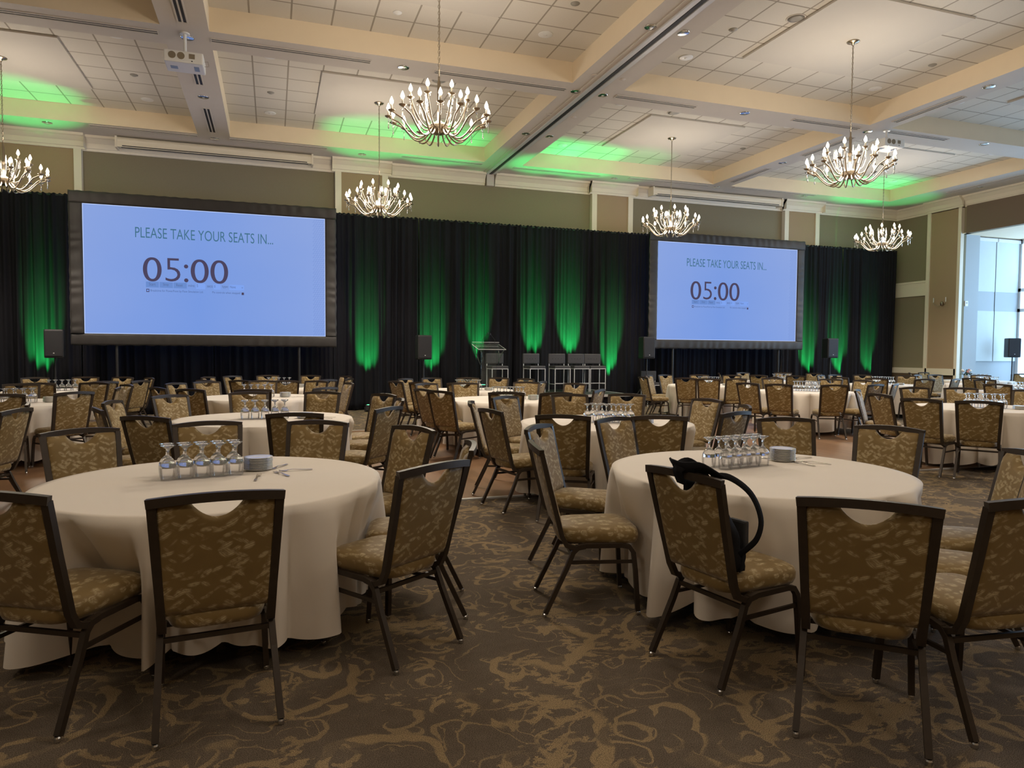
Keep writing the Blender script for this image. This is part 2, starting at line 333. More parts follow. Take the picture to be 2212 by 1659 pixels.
# ------------------------------------------------------------------ the room
S_Z, T_Z = 6.26, 6.62          # lower soffit and coffer height
WALL_Y, WALL_X = 18.25, 19.8
X0, Y0 = -14.6, -6.0
CX = [(-14.1, -8.1), (-7.48, -1.53), (-.86, 5.08), (6.10, 11.83), (12.42, 18.3)]
CY = [(-4.15, .65), (1.35, 6.15), (6.85, 11.65), (12.35, 17.14)]
def build_room():
    struct(mesh('floor', [(X0, Y0, 0), (22.6, Y0, 0), (22.6, WALL_Y + .2, 0), (X0, WALL_Y + .2, 0)], [(0, 1, 2, 3)], MAT['carpet']))
    b = MB(); b.box((-6.6, 6.72, 0), (12.3, 13.15, .012)); struct(b.build('floor_parquet', MAT['wood']))
    t = MB(); t.box((-6.65, 6.68, 0), (12.35, 6.72, .016)).box((-6.65, 13.15, 0), (12.35, 13.19, .016)).box((12.3, 6.68, 0), (12.34, 13.19, .016)).box((-6.65, 6.68, 0), (-6.6, 13.19, .016))
    struct(t.build('trim_1', MAT['alu']))
    # ceiling: soffit grid, coffer sides, tiled coffer tops and smooth centre panels
    b = MB(); xs = [X0] + [v for p in CX for v in p] + [WALL_X]; ys = [Y0] + [v for p in CY for v in p] + [WALL_Y]
    for i in range(len(xs) - 1):
        for j in range(len(ys) - 1):
            x0, x1, y0, y1 = xs[i], xs[i + 1], ys[j], ys[j + 1]
            if i % 2 == 1 and j % 2 == 1:
                b.m = 1; b.quad((x0, y0, T_Z), (x0, y1, T_Z), (x1, y1, T_Z), (x1, y0, T_Z))
                b.m = 2
                b.quad((x0, y0, S_Z), (x0, y1, S_Z), (x0, y1, T_Z), (x0, y0, T_Z)); b.quad((x1, y1, S_Z), (x1, y0, S_Z), (x1, y0, T_Z), (x1, y1, T_Z))
                b.quad((x0, y1, S_Z), (x1, y1, S_Z), (x1, y1, T_Z), (x0, y1, T_Z)); b.quad((x1, y0, S_Z), (x0, y0, S_Z), (x0, y0, T_Z), (x1, y0, T_Z))
                cx, cy = (x0 + x1) / 2, (y0 + y1) / 2; b.m = 3
                b.box((cx - 1.2, cy - 1.2, T_Z - .035), (cx + 1.2, cy + 1.2, T_Z - .002))
            else:
                b.m = 0; b.quad((x0, y0, S_Z), (x0, y1, S_Z), (x1, y1, S_Z), (x1, y0, S_Z))
    b.m = 0; b.quad((X0, Y0, T_Z + .2), (WALL_X, Y0, T_Z + .2), (WALL_X, WALL_Y, T_Z + .2), (X0, WALL_Y, T_Z + .2))
    struct(b.build('ceiling', mats=[MAT['soffit'], MAT['tile'], MAT['paint'], MAT['panel']]))
    # walls
    b = MB(); b.box((X0, WALL_Y, 0), (WALL_X + .2, WALL_Y + .15, 6.4)); struct(b.build('wall_back', MAT['khaki']))
    b = MB(); b.box((X0 - .15, Y0, 0), (X0, WALL_Y, 6.4)); struct(b.build('wall_left', MAT['khaki']))
    b = MB(); b.box((X0, Y0 - .15, 0), (22.6, Y0, 6.4)); struct(b.build('wall_front', MAT['tan']))
    b = MB(); b.box((WALL_X, 15.84, 0), (WALL_X + .15, WALL_Y + .15, 6.4)); b.box((WALL_X, 4, 5.14), (WALL_X + .15, 15.84, 6.4)); b.box((WALL_X, Y0, 0), (WALL_X + .15, 4, 6.4))
    struct(b.build('wall_right', MAT['khaki']))
    # window bay
    b = MB(); b.box((WALL_X + .15, 15.84, 0), (20.52, 16.3, 5.14)); b.box((20.52, 16.0, 0), (22.6, 16.3, 5.14)); b.box((WALL_X + .15, 3.85, 0), (22.6, 4, 5.14))
    struct(b.build('wall_bay', MAT['greywall']))
    b = MB(); b.box((WALL_X + .15, 3.85, 5.14), (22.6, 16.3, 5.25)); struct(b.build('ceiling_bay', MAT['paint']))
    b = MB()
    for z0, z1 in ((0, .12), (2.86, 2.96), (3.5, 3.6), (5.0, 5.14)): b.box((22.4, 4, z0), (22.5, 16.0, z1))
    for k in range(9): y = 4 + k * 1.49; b.box((22.4, y - .04, 0), (22.5, y + .04, 5.14))
    struct(b.build('window_1', MAT['alu']))
    struct(mesh('window_pane', [(22.45, 4, .12), (22.45, 16, .12), (22.45, 16, 5.0), (22.45, 4, 5.0)], [(0, 1, 2, 3)], MAT['pane'], bpy.data.objects['window_1']))
    # roller shades on the bay end wall
    for i, (xa, xb) in enumerate(((20.56, 21.36), (21.40, 22.38))):
        o = empty('roller_shade', ((xa + xb) / 2, 15.97, 1.3)); tag(o, ['pale roller shade next to the bay corner, left one', 'pale roller shade touching the bright window, right one'][i], 'roller shade', 'roller shades in the window bay')
        b = MB(); h = (xb - xa) / 2
        b.box((-h, -.02, 0), (h, 0, 1.56)).box((-h, -.02, 2.16), (h, 0, 3.72)); b.build('fabric', MAT['shade'], o)
        b = MB(); b.box((-h, -.012, 1.56), (h, 0, 2.16)); b.build('mullion_shadow', MAT['greywall'], o)  # greyer band paints the window bars' shadow onto the shade
        b = MB(); b.box((-h, -.07, 3.70), (h, 0, 3.80)); b.build('headrail', MAT['white'], o)
    # pilasters and their strips on the back wall, crown moulding
    crown = [(0, -.32), (.03, -.32), (.04, -.27), (.06, -.26), (.08, -.16), (.16, -.07), (.20, -.05), (.21, 0), (0, 0)]
    PIL = [(-5.95, -4.02), (1.53, 2.80), (8.55, 9.80), (15.15, 16.45)]
    def seg(b, xa, xb, d=0.0, y=None):
        y = WALL_Y - d; b.sweep([(u, v + S_Z) for u, v in crown], (xb, y, 0), (xa, y, 0)) if False else b.sweep([(-u, v + S_Z) for u, v in crown], (xa, y, 0), (xb, y, 0))
    b = MB(); last = X0
    for xa, xb in PIL: seg(b, last, xa); last = xb
    # the moulding is cut where the movable partition track meets the wall
    b2 = MB(); last = X0; cuts = []
    for xa, xb in PIL: cuts.append((last, xa)); last = xb
    cuts.append((last, WALL_X))
    for xa, xb in cuts:
        if xa < 5.55 < xb: seg(b2, xa, 5.42); seg(b2, 5.70, xb)
        else: seg(b2, xa, xb)
    for xa, xb in PIL:
        seg(b2, xa - .10, xb + .10, .12)
        for xx in (xa - .10, xb + .10): b2.box((min(xx, xx), WALL_Y - .30, S_Z - .3), (xx + .001, WALL_Y, S_Z))
    struct(b2.build('trim_2', MAT['cream']))
    for k, (xa, xb) in enumerate(PIL):
        b = MB(); b.m = 0; b.box((xa, WALL_Y - .12, 0), (xb, WALL_Y, S_Z - .05)); b.m = 1
        b.box((xa - .02, WALL_Y - .15, 0), (xa + .13, WALL_Y, S_Z - .28)).box((xb - .13, WALL_Y - .15, 0), (xb + .02, WALL_Y, S_Z - .28))
        b.m = 0; o = b.build('wall_pilaster', mats=[MAT['tan'], MAT['cream']]); struct(o)
    # right wall: crown, belt, chair rail, pilaster, header face
    b = MB(); pr = [(u, v + S_Z) for u, v in crown]
    b.sweep(pr, (WALL_X, 15.84 + 1.05, 0), (WALL_X, WALL_Y, 0)); b.sweep(pr, (WALL_X, Y0, 0), (WALL_X, 15.78, 0)); b.sweep(pr, (WALL_X - .12, 15.74, 0), (WALL_X - .12, 16.97, 0))
    b.box((WALL_X - .10, 15.8, S_Z - .34), (WALL_X, 16.95, S_Z))
    b.box((WALL_X - .03, 16.9, 3.40), (WALL_X, WALL_Y, 3.84)).box((WALL_X - .055, 16.9, 3.80), (WALL_X, WALL_Y, 3.86)).box((WALL_X - .055, 16.9, 3.38), (WALL_X, WALL_Y, 3.44))
    b.box((WALL_X - .05, 15.9, .88), (WALL_X, WALL_Y, 1.06))
    b.box((WALL_X - .13, 16.84, 0), (WALL_X, 16.96, S_Z - .3)).box((WALL_X - .13, 15.80, 0), (WALL_X, 15.90, S_Z - .3)).box((WALL_X - .13, 15.84, .86), (WALL_X, 16.9, 1.06))
    struct(b.build('trim_3', MAT['cream']))
    b = MB(); b.box((WALL_X - .10, 15.88, 1.0), (WALL_X, 16.86, S_Z - .32)); struct(b.build('wall_pilaster', MAT['tan']))
    b = MB(); b.box((WALL_X - .04, 15.86, 0), (WALL_X, WALL_Y, .87)); struct(b.build('wall_wainscot', MAT['brown']))
    b = MB(); b.box((WALL_X - .05, 4, 5.14), (WALL_X, 15.70, S_Z - .30)); b.box((WALL_X - .05, Y0, 0), (WALL_X, 4, S_Z - .3)); struct(b.build('wall_header', pbr('brown header covering', (.18, .135, .095), .85, 0, .1, 80)))
    b = MB(); b.box((WALL_X - .05, 15.66, 5.14), (WALL_X + .16, 15.84, 5.16)); struct(b.build('trim_4', MAT['cream']))
    # partition track across the ceiling
    b = MB(); b.m = 0; b.box((5.33, Y0, S_Z - .012), (5.77, WALL_Y, S_Z - .001)); b.m = 1
    b.box((5.42, Y0, S_Z - .035), (5.50, WALL_Y, S_Z - .006)).box((5.60, Y0, S_Z - .035), (5.68, WALL_Y, S_Z - .006)); b.m = 2; b.box((5.52, Y0, S_Z - .03), (5.58, WALL_Y, S_Z - .008))
    b.m = 0; b.box((5.46, WALL_Y - .10, 5.93), (5.66, WALL_Y, S_Z))
    b.m = 1; struct(b.build('trim_5', mats=[MAT['soffit'], MAT['alu'], MAT['dark']]))
build_room()

# ------------------------------------------------------------------ ceiling fittings
def downlight(big, lab, grp, x, y, z, proto={}):
    key = big
    if key not in proto:
        o = empty('ceiling_downlight'); r = .105 if big else .085
        b = MB(); b.lathe([(r, -.012), (r + .012, -.008), (r + .016, 0), (r, 0)], 28); b.build('trim_ring', MAT['white' if big else 'chrome'], o, True)
        b = MB(); b.lathe([(r, -.010), (r * .93, .0 - .006), (r * .8, -.004), (r * .55, -.003), (.0, -.0025)], 28); b.build('reflector', MAT['canin' if big else 'chrome'], o, True)
        b = MB(); b.lathe([(.0, -.016), (r * .3, -.012), (r * .34, -.004)], 14); b.build('lamp', MAT['white'], o, True)
        proto[key] = o; c = o
    else: c = copy_tree(proto[key])
    c.location = (x, y, z); return tag(c, lab, 'downlight', grp)
BX = [-1.195, 5.30, 5.84, 12.13]
coffn = ['coffer left of the hanging projector', 'coffer left of the partition track', 'coffer right of the partition track', 'coffer over the right wall side']
rown = {1: 'front row', 2: 'nearer', 3: 'farther'}
for i, (xa, xb) in enumerate(CX[1:]):
    for j in (2, 3):
        cx, cy = (xa + xb) / 2, (CY[j][0] + CY[j][1]) / 2
        for sx in (-1, 1):
            for sy in (-1, 1):
                if cy + sy * 1.55 < 9 or (i == 0 and sx < 0): continue
                downlight(True, 'chrome recessed downlight, %s %s corner tile of %s %s' % ('near' if sy < 0 else 'far', 'left' if sx < 0 else 'right', rown[j], coffn[i]), 'downlights in the coffer tiles', cx + sx * 2.115, cy + sy * 1.55, T_Z)
bn = ['beam behind the left projector', 'beam left of partition track', 'beam right of partition track', 'beam by the right projector']
ordw = ['nearest', 'second', 'third', 'farthest']
for i, x in enumerate(BX):
    ys = [y for y in (9.3, 12.0, 14.65, 17.4) if not (y < 11 and i in (0,))]
    ys = [y for y in ys if not (y > 17 and i in (1, 2))]
    for k, y in enumerate(ys):
        downlight(False, 'chrome multi-facet downlight on %s, %s along it' % (bn[i], ordw[k] if k < len(ys) - 1 else 'farthest'), 'downlights on the ceiling beams', x, y, S_Z)
for x, y, w in ((2.13, 12.0, 'soffit between chandeliers left of track'), (8.93, 11.92, 'soffit between chandeliers right of track'), (15.3, 11.8, 'soffit at far right between coffers'), (2.1, 17.52, 'soffit over second wall pilaster'), (8.9, 17.52, 'soffit over third wall pilaster'), (15.27, 17.45, 'soffit over last wall pilaster'), (-4.46, 17.4, 'soffit over leftmost pilaster'), (19.15, 14.85, 'soffit over the window header')):
    downlight(False, 'chrome downlight in the ' + w, 'downlights on the ceiling beams', x, y, S_Z)
def slot(x0, y0, x1, y1, lab):
    L = hypot(x1 - x0, y1 - y0); o = empty('slot_diffuser', ((x0 + x1) / 2, (y0 + y1) / 2, S_Z), atan2(y1 - y0, x1 - x0)); h = L / 2
    b = MB(); b.box((-h, -.075, -.012), (h, -.055, 0)).box((-h, .055, -.012), (h, .075, 0)).box((-h, -.012, -.010), (h, .012, 0)).box((-h - .01, -.075, -.012), (-h, .075, 0)).box((h, -.075, -.012), (h + .01, .075, 0)); b.build('frame', MAT['soffit'], o)
    b = MB(); b.box((-h, -.055, -.004), (h, -.012, -.001)).box((-h, .012, -.004), (h, .055, -.001)); b.build('slot', MAT['dark'], o)
    tag(o, lab, 'air vent', 'slot air diffusers in the soffits')
for v in ((-1.2, 10.3, -1.2, 11.45, 'black twin-slot air vent in front of left projector'), (-1.2, 13.0, -1.2, 13.98, 'black twin-slot air vent just behind left projector'), (-1.2, 15.3, -1.2, 16.9, 'black twin-slot air vent far end of projector beam'),
          (-3.7, 11.95, -1.6, 11.95, 'slim ceiling slot vent left of the left projector'), (-.85, 11.95, 1.57, 11.95, 'slim ceiling slot vent right of the left projector'), (2.67, 11.98, 5.08, 11.98, 'slim slot vent crossed by the nearer chandelier chain'),
          (6.10, 11.96, 7.81, 11.96, 'slim slot vent just right of partition track'), (10.1, 11.9, 11.8, 11.9, 'slim slot vent left of the right projector'), (12.5, 11.84, 14.2, 11.84, 'slim slot vent right of the right projector'),
          (-3.65, 17.3, -1.55, 17.3, 'dark slot vent over ceiling screen housing, left'), (-.87, 17.3, 1.25, 17.3, 'dark slot vent over ceiling screen housing, right end'), (3.05, 17.35, 5.08, 17.35, 'dark slot vent by drape top left of track'),
          (5.95, 17.4, 8.4, 17.4, 'dark slot vent by drape top right of track'), (9.27, 17.33, 11.8, 17.33, 'dark slot vent over the right screen housing'), (12.6, 17.25, 15.5, 17.25, 'dark slot vent near the last pilaster'),
          (12.15, 9.8, 12.15, 11.32, 'bright-edged slot vent along beam before right projector'), (12.15, 12.43, 12.15, 13.95, 'slot vent along beam behind the nearer right chandelier'), (12.15, 15.2, 12.15, 16.73, 'slot vent along beam above right screen'),
          (18.85, 13.2, 18.85, 15.6, 'slot vent in soffit along right wall crown'), (18.85, 9.6, 18.85, 12.0, 'slot vent along right wall nearest the camera')):
    slot(*v)
for x, y, lab in ((-3.60, 13.1, 'round grey ceiling speaker cut by beam, far left coffer'), (3.03, 13.27, 'round grey ceiling speaker above the nearer chandelier'), (7.64, 9.0, 'large round grey ceiling speaker in nearer right coffer'), (8.16, 13.3, 'round grey ceiling speaker beyond the beam right of track'), (14.4, 13.25, 'round grey ceiling speaker behind right projector')):
    o = empty('ceiling_speaker', (x, y, T_Z)); b = MB(); b.lathe([(.125, -.006), (.14, -.01), (.15, 0)], 30); b.build('rim', MAT['soffit'], o, True)
    b = MB(); b.lathe([(0, -.012), (.06, -.011), (.125, -.007)], 30); b.build('grille', MAT['grey'], o, True); tag(o, lab, 'ceiling speaker', 'round speakers in the ceiling tiles')
for x, y, lab in ((4.27, 9.72, 'small round sprinkler cover near the top centre'), (6.97, 9.64, 'small sprinkler cover in nearer right coffer'), (11.13, 9.6, 'small sprinkler cover right of near right chandelier chain'), (-2.41, 14.95, 'small sprinkler cover behind left projector'), (.01, 15.02, 'small sprinkler cover in tiles left of smooth panel'), (6.97, 15.18, 'small sprinkler cover above the green glow'), (11.2, 15.0, 'small sprinkler cover above right screen'), (1.84, 10.88, 'small white smoke detector disc near the top edge'), (13.5, 13.4, 'small sensor disc right of the right projector')):
    b = MB(); b.lathe([(0, -.03), (.03, -.026), (.045, -.012), (.065, -.008), (.07, 0)], 20); tag(b.build('sprinkler_cover', MAT['white' if 'smoke' in lab else 'grey'], None, True, loc=(x, y, T_Z)), lab, 'sprinkler', 'small discs in the ceiling tiles')
for k, (x, y) in enumerate(((4.75, 11.35 - .55), (5.30, 11.2), (5.83, 11.2), (5.3, 13.3), (5.83, 13.3))):
    if k == 0: continue
    b = MB(); b.lathe([(0, -.012), (.05, -.010), (.06, 0)], 18); tag(b.build('cover_plate', MAT['soffit'], None, True, loc=(x, y, S_Z)), 'small round cover plate beside the partition track, %s %s' % ('left side' if x < 5.5 else 'right side', 'near' if y < 12 else 'far'), 'cover plate', 'cover plates along the partition track')

# ------------------------------------------------------------------ ceiling projectors and wall housings
def spl(P, m=6):
    P = [Vector(p) for p in P]; return [P[i].lerp(P[i + 1], k / m) for i in range(len(P) - 1) for k in range(m)] + [P[-1]]
def projector(x, y, z, lab):
    o = empty('ceiling_projector', (x, y, z)); w, d, h = .27, .22, .085
    b = MB(); b.box((-w, -d, -h), (w, d, h), .02); b.build('body', MAT['white'], o)
    for cx in (-.155, -.035):
        b = MB(); b.tube([(cx, -d - .004, .01), (cx, -d + .01, .01)], .052, 20); b.build('vent_grille', MAT['taupe'], o)
    b = MB(); b.box((.075, -d - .004, -.02), (.155, -d + .01, .05)); b.build('vent_grille', MAT['taupe'], o)
    b = MB(); b.box((.105, -d - .004, -.062), (.125, -d + .01, -.048)); b.build('sensor_window', MAT['dark'], o)
    b = MB(); b.tube(spl([(w - .01, 0, .04), (w + .05, 0, .05), (w + .06, 0, -.02), (w - .01, 0, -.03)]), .003, 6); b.build('cable', MAT['taupe'], o)
    b = MB(); b.tube([(-.12, d, 0), (-.12, d + .05, 0)], .05, 16); b.build('lens', MAT['black'], o)
    b = MB(); b.tube([(0, 0, h), (0, 0, S_Z - z)], .025, 12); b.lathe([(.07, S_Z - z - .02), (.07, S_Z - z)], 20); b.box((-.12, -.08, h), (.12, .08, h + .02)); b.build('mount_pole', MAT['white'], o)
    b = MB(); b.box((-.2, -.05, -h - .004), (-.1, .06, -h - .001)); b.build('warning_sticker', MAT['print'], o); b = MB(); b.box((.13, -.1, -h - .004), (.2, .08, -h - .001)); b.build('warning_sticker', MAT['print'], o)
    tag(o, lab, 'projector', 'projectors hung from the ceiling')
projector(-1.215, 11.85, 5.83, 'white ceiling projector hanging at upper left on a short pole')
projector(12.45, 11.8, 5.95, 'white ceiling projector behind the nearer right chandelier')
for xa, xb, lab in ((-3.25, .95, 'long cream motorised screen housing above the left screen'), (10.3, 14.75, 'long cream motorised screen housing above the right screen')):
    o = empty('screen_housing', ((xa + xb) / 2, 17.86, 6.08)); h = (xb - xa) / 2
    b = MB(); b.tube([(-h, 0, .06), (h, 0, .06)], .085, 16); b.box((-h, -.08, -.09), (h, .09, .05), .01); b.build('case', MAT['cream'], o)
    b = MB(); b.box((-h + .1, -.07, -.10), (h - .1, -.03, -.092)).box((-h + .12, -.083, -.075), (h - .12, -.0805, -.055)); b.build('slot', MAT['dark'], o)
    b = MB()
    for s in (-1, 1): b.box((s * h - .02, -.1, -.11), (s * h + .02, .2, .14))
    b.build('bracket', MAT['cream'], o); tag(o, lab, 'screen housing', 'motorised screen housings on the crown')

# ------------------------------------------------------------------ chandeliers
def make_chandelier():
    o = empty('chandelier')       # origin at the hub, z of the arm ring
    b = MB(); b.lathe([(0, .62), (.012, .62), (.014, .56), (.022, .54), (.022, .30), (.032, .29), (.032, .26), (.018, .24), (.022, .05), (.05, .02), (.10, .0), (.12, -.02), (.12, -.10), (.10, -.12), (.03, -.13), (0, -.13)], 20); b.build('hub', MAT['brass'], o, True)
    def arm_mb(R, zc, drop, a, r=.011):
        """sweeps out low, then climbs to its cup"""
        P = []
        for k in range(15):
            t = k / 14; rr = .10 + (R - .10) * (t ** .82); z = -.06 - drop * sin(pi * min(1, t * 1.45) ** .8) * (1 - t) ** .35 + (zc + .06) * (t ** 2.1)
            P.append((rr * cos(a), rr * sin(a), z))
        b = MB(); b.tube(P, r, 7); c = (R * cos(a), R * sin(a), zc)
        b.lathe([(.0, -.02), (.018, -.012), (.045, .004), (.05, .012), (.012, .012)], 12, c)
        return b, c
    def place(R, zc, drop, a):
        b, c = arm_mb(R, zc, drop, a); ar = b.build('arm', MAT['brass'], o, True)
        b = MB(); b.lathe([(.0115, .01), (.0115, .085), (.0, .085)], 10, c); b.build('candle_sleeve', MAT['cream'], ar, True)
        b = MB(); b.lathe([(0, .085), (.015, .088), (.026, .11), (.023, .132), (.011, .162), (0, .185)], 10, c); b.build('bulb', MAT['bulb'], ar, True)
        b = MB()
        for dx in (-.035, .035): b.lathe([(0, -.045), (.007, -.035), (0, -.012)], 6, (c[0] + dx * sin(a), c[1] - dx * cos(a), c[2]))
        b.lathe([(0, -.16), (.011, -.135), (.006, -.10), (.004, -.07), (.009, -.055), (0, -.03)], 6, c); b.build('crystal_drop', MAT['glass'], ar)
    for k in range(16): place(.66, .06 , .17, 2 * pi * (k + .5) / 16)
    for k in range(8): place(.40, .27, .02, 2 * pi * (k + .25) / 8)
    for k in range(8):   # glass spikes between the inner cups
        pass
    b = MB()
    for k in range(8):
        a = 2 * pi * (k + .75) / 8; b.lathe([(0, .18), (.012, .21), (.014, .25), (.004, .34), (0, .36)], 6, (.24 * cos(a), .24 * sin(a), 0))
        b.tube([(.11 * cos(a), .11 * sin(a), -.02), (.2 * cos(a), .2 * sin(a), .06), (.24 * cos(a), .24 * sin(a), .18)], .006, 6)
    b.build('glass_spire', MAT['glass'], o)
    # chain of links and canopy
    L = T_Z - .035 - HUB_Z; b = MB(); z = .62; k = 0
    while z < L - .03:
        ax = Vector((1, 0, 0)) if k % 2 else Vector((0, 1, 0)); P = []
        for q in range(10):
            t = 2 * pi * q / 10; P.append(ax * (.012 * cos(t)) + Vector((0, 0, z + .024 + .026 * sin(t))))
        b.tube(P, .0035, 5, closed=True); z += .042; k += 1
    b.tube([(.006, 0, .6), (.007, .003, L)], .0035, 5)
    b.build('chain', MAT['brass'], o, True)
    b = MB(); b.lathe([(0, L - .06), (.02, L - .06), (.03, L - .03), (.09, L - .015), (.10, L)], 24); b.build('ceiling_canopy', MAT['brass'], o, True)
    return o
HUB_Z = 4.50
CH = [(2.12, 9.28, 'large chandelier hanging highest and nearest, top centre'), (2.12, 14.78, 'chandelier right of the left screen, in front of the drape top'), (9.03, 14.78, 'chandelier over the left top corner of the right screen'),
      (9.03, 9.28, 'large chandelier at upper right before the projector'), (15.55, 14.78, 'chandelier at right in front of the drape end'), (-4.47, 14.78, 'chandelier cut by the left edge of the picture')]
ch0 = make_chandelier()
for k, (x, y, lab) in enumerate(CH):
    o = ch0 if k == 0 else copy_tree(ch0)
    o.location = (x, y, HUB_Z); o.rotation_euler.z = .13 * k; tag(o, lab, 'chandelier', 'candle chandeliers over the hall')
    light('chandelier_light', 'POINT', (x, y, HUB_Z + .20), CHAND_W, WARM, shadow_soft_size=.42)
    light('added_table_fill', 'SPOT', (x, y, HUB_Z - .10), CHAND_W * 4.6, WARM, spot_size=radians(150), spot_blend=.6, shadow_soft_size=.45)  # added downward fill that brightens tables but not ceiling; no such lamp hangs there
# ------------------------------------------------------------------ drapes
DR_Y, DR_H = 17.88, 4.87
def drape(x0, x1, lab, seed, h=DR_H):
    rnd = random.Random(seed); n = int((x1 - x0) / .021); P = []
    ph = [rnd.uniform(0, 6.28) for _ in range(5)]; L = x1 - x0
    def y_at(x, t):      # t 0 top .. 1 bottom
        w = .5 * sin(x * 29 + ph[0] + 2.2 * sin(x * 3.7 + ph[1]) + .5 * t) * (.6 + .4 * sin(x * 1.9 + ph[2])) + .30 * sin(x * 53 + ph[2] + 2 * sin(x * 5)) * (1 - .5 * t) + .7 * t * sin(x * 8.3 + ph[3] + 1.6 * sin(x * 2.9 + ph[4]) + .6 * t)
        return .030 * (1 - t) * w * 1.3 + .105 * t ** .6 * w
    rows = [0, .008, .016, .03, .06, .12, .22, .36, .52, .7, .86, .96, 1.0]; vs = []; fs = []
    for t in rows:
        for i in range(n + 1):
            x = x0 + L * i / n; vs.append((x, DR_Y - .02 + y_at(x, t) * (1.5 if t < .02 else 1), h * (1 - t) + .012 + (.012 * sin(x * 60) if t == 0 else 0)))
    for j in range(len(rows) - 1):
        for i in range(n): a = j * (n + 1) + i; fs.append((a, a + n + 1, a + n + 2, a + 1))
    o = mesh('stage_drape', vs, fs, MAT['drape'], None, True)
    m = o.modifiers.new('cloth thickness', 'SOLIDIFY'); m.thickness = .008
    p = MB(); p.tube([(x0, DR_Y, h - .015), (x1, DR_Y, h - .015)], .02, 8); p.build('drape_rod', MAT['black'], o)
    p = MB(); p.tube([(x1 - .06, DR_Y + .12, 0), (x1 - .06, DR_Y + .12, h + .02)], .025, 8); p.lathe([(0, h + .05), (.035, h + .035), (.04, h + .0)], 10, (x1 - .06, DR_Y + .04, 0)); p.build('upright', MAT['black'], o)
    return tag(o, lab, 'drape', 'black pipe-and-drape sections along the back wall')
XS = [-8.0, -5.9, -4.0, -1.3, 1.42, 3.56, 5.80, 8.08, 10.2, 12.6, 14.9, 17.2, 19.45]
DL = ['black drape section at the far left edge, green lit', 'black drape section left of the left screen', 'black drape below left half of left screen', 'black drape below right half of left screen', 'black drape section right of left screen, one green streak', 'black drape section behind the left stage speaker', 'black drape section behind the clear lectern', 'black drape section behind the bar stools', 'black drape section right of the stools', 'black drape under left half of right screen', 'black drape under right half of right screen', 'black drape section right of right screen with green streaks', 'last black drape section before the right wall']
for k in range(len(XS) - 1): drape(XS[k] + .008, XS[k + 1] - .008, DL[k + 1] if k else DL[0], k)

# green uplights on the floor before the drape
UP = [(-4.75, 1.0), (-7.0, .7), (2.24, .9), (3.91, 1.0), (5.14, .75), (6.68, 1.0), (7.76, 1.25), (9.0, 1.1), (15.85, 1.1), (17.1, 1.0), (18.28, .55)]
UL = ['at far left below the lit drape', 'beyond the left picture edge', 'on carpet right of the left screen', 'behind the left stage speaker', 'behind the lectern', 'behind the second bar stool', 'behind the middle bar stools', 'right of the bar stools', 'right below the right screen edge', 'beside the right speaker stand', 'nearest the right wall']
up0 = None
def make_uplight():
    o = empty('uplight'); b = MB(); b.box((-.10, -.08, .03), (.10, .08, .17), .012); b.build('housing', MAT['black'], o)
    b = MB(); b.lathe([(0, .172), (.06, .172), (.062, .168)], 18); b.build('lens', MAT['greenlens'], o)
    b = MB(); b.tube([(-.11, 0, .12), (-.11, 0, .01), (.11, 0, .01), (.11, 0, .12)], 0, flat=(.03, .006, (0, 1, 0))); b.build('yoke', MAT['black'], o)
    return o
for k, (x, p) in enumerate(UP):
    o = make_uplight() if up0 is None else copy_tree(up0); up0 = up0 or o
    z = STAGE_Z if 4.5 < x < 8.2 else 0
    o.location = (x, 17.36, z); tag(o, 'small black box uplight ' + UL[k], 'uplight', 'green uplights before the drape')
    # narrow beam hugging the cloth, spilling onto the ceiling
    light('green_beam', 'SPOT', (x, 17.36, z + .20), GREEN_W * p, (.02, 1, .16), (radians(180 - 19), 0, 0), spot_size=radians(28), spot_blend=.8, shadow_soft_size=.03)
    light('green_spill', 'SPOT', (x, 17.36, z + .20), GREEN_W * .34 * min(p, 1) * (1.4 if x in (-4.75, -7.0, 2.24, 3.91, 6.68, 7.76, 17.1, 18.28) else .5), (.03, 1, .22), (radians(180 + 5.5), 0, 0), spot_size=radians(24), spot_blend=.8, shadow_soft_size=.03)

# ------------------------------------------------------------------ stage, stools, lectern, speakers
b = MB(); b.box((4.18, 15.35, STAGE_Z - .05), (8.27, 17.72, STAGE_Z)); st = b.build('stage_platform', MAT['stage'])
b = MB(); b.box((4.16, 15.31, STAGE_Z - .055), (8.29, 15.35, STAGE_Z + .004)).box((8.27, 15.31, STAGE_Z - .055), (8.31, 17.72, STAGE_Z + .004)); b.build('edge_trim', MAT['alu'], st)
for xx in (4.3, 6.2, 8.15):
    for yy in (15.5, 17.55): b = MB(); b.tube([(xx, yy, 0), (xx, yy, STAGE_Z - .05)], .025, 8); b.build('leg', MAT['black'], st)
b = MB(); b.box((4.22, 15.42, .01), (8.2, 15.43, STAGE_Z - .06)); b.build('skirt', MAT['drape'], st)
tag(st, 'low dark stage platform with silver front edge before the drape', 'stage')

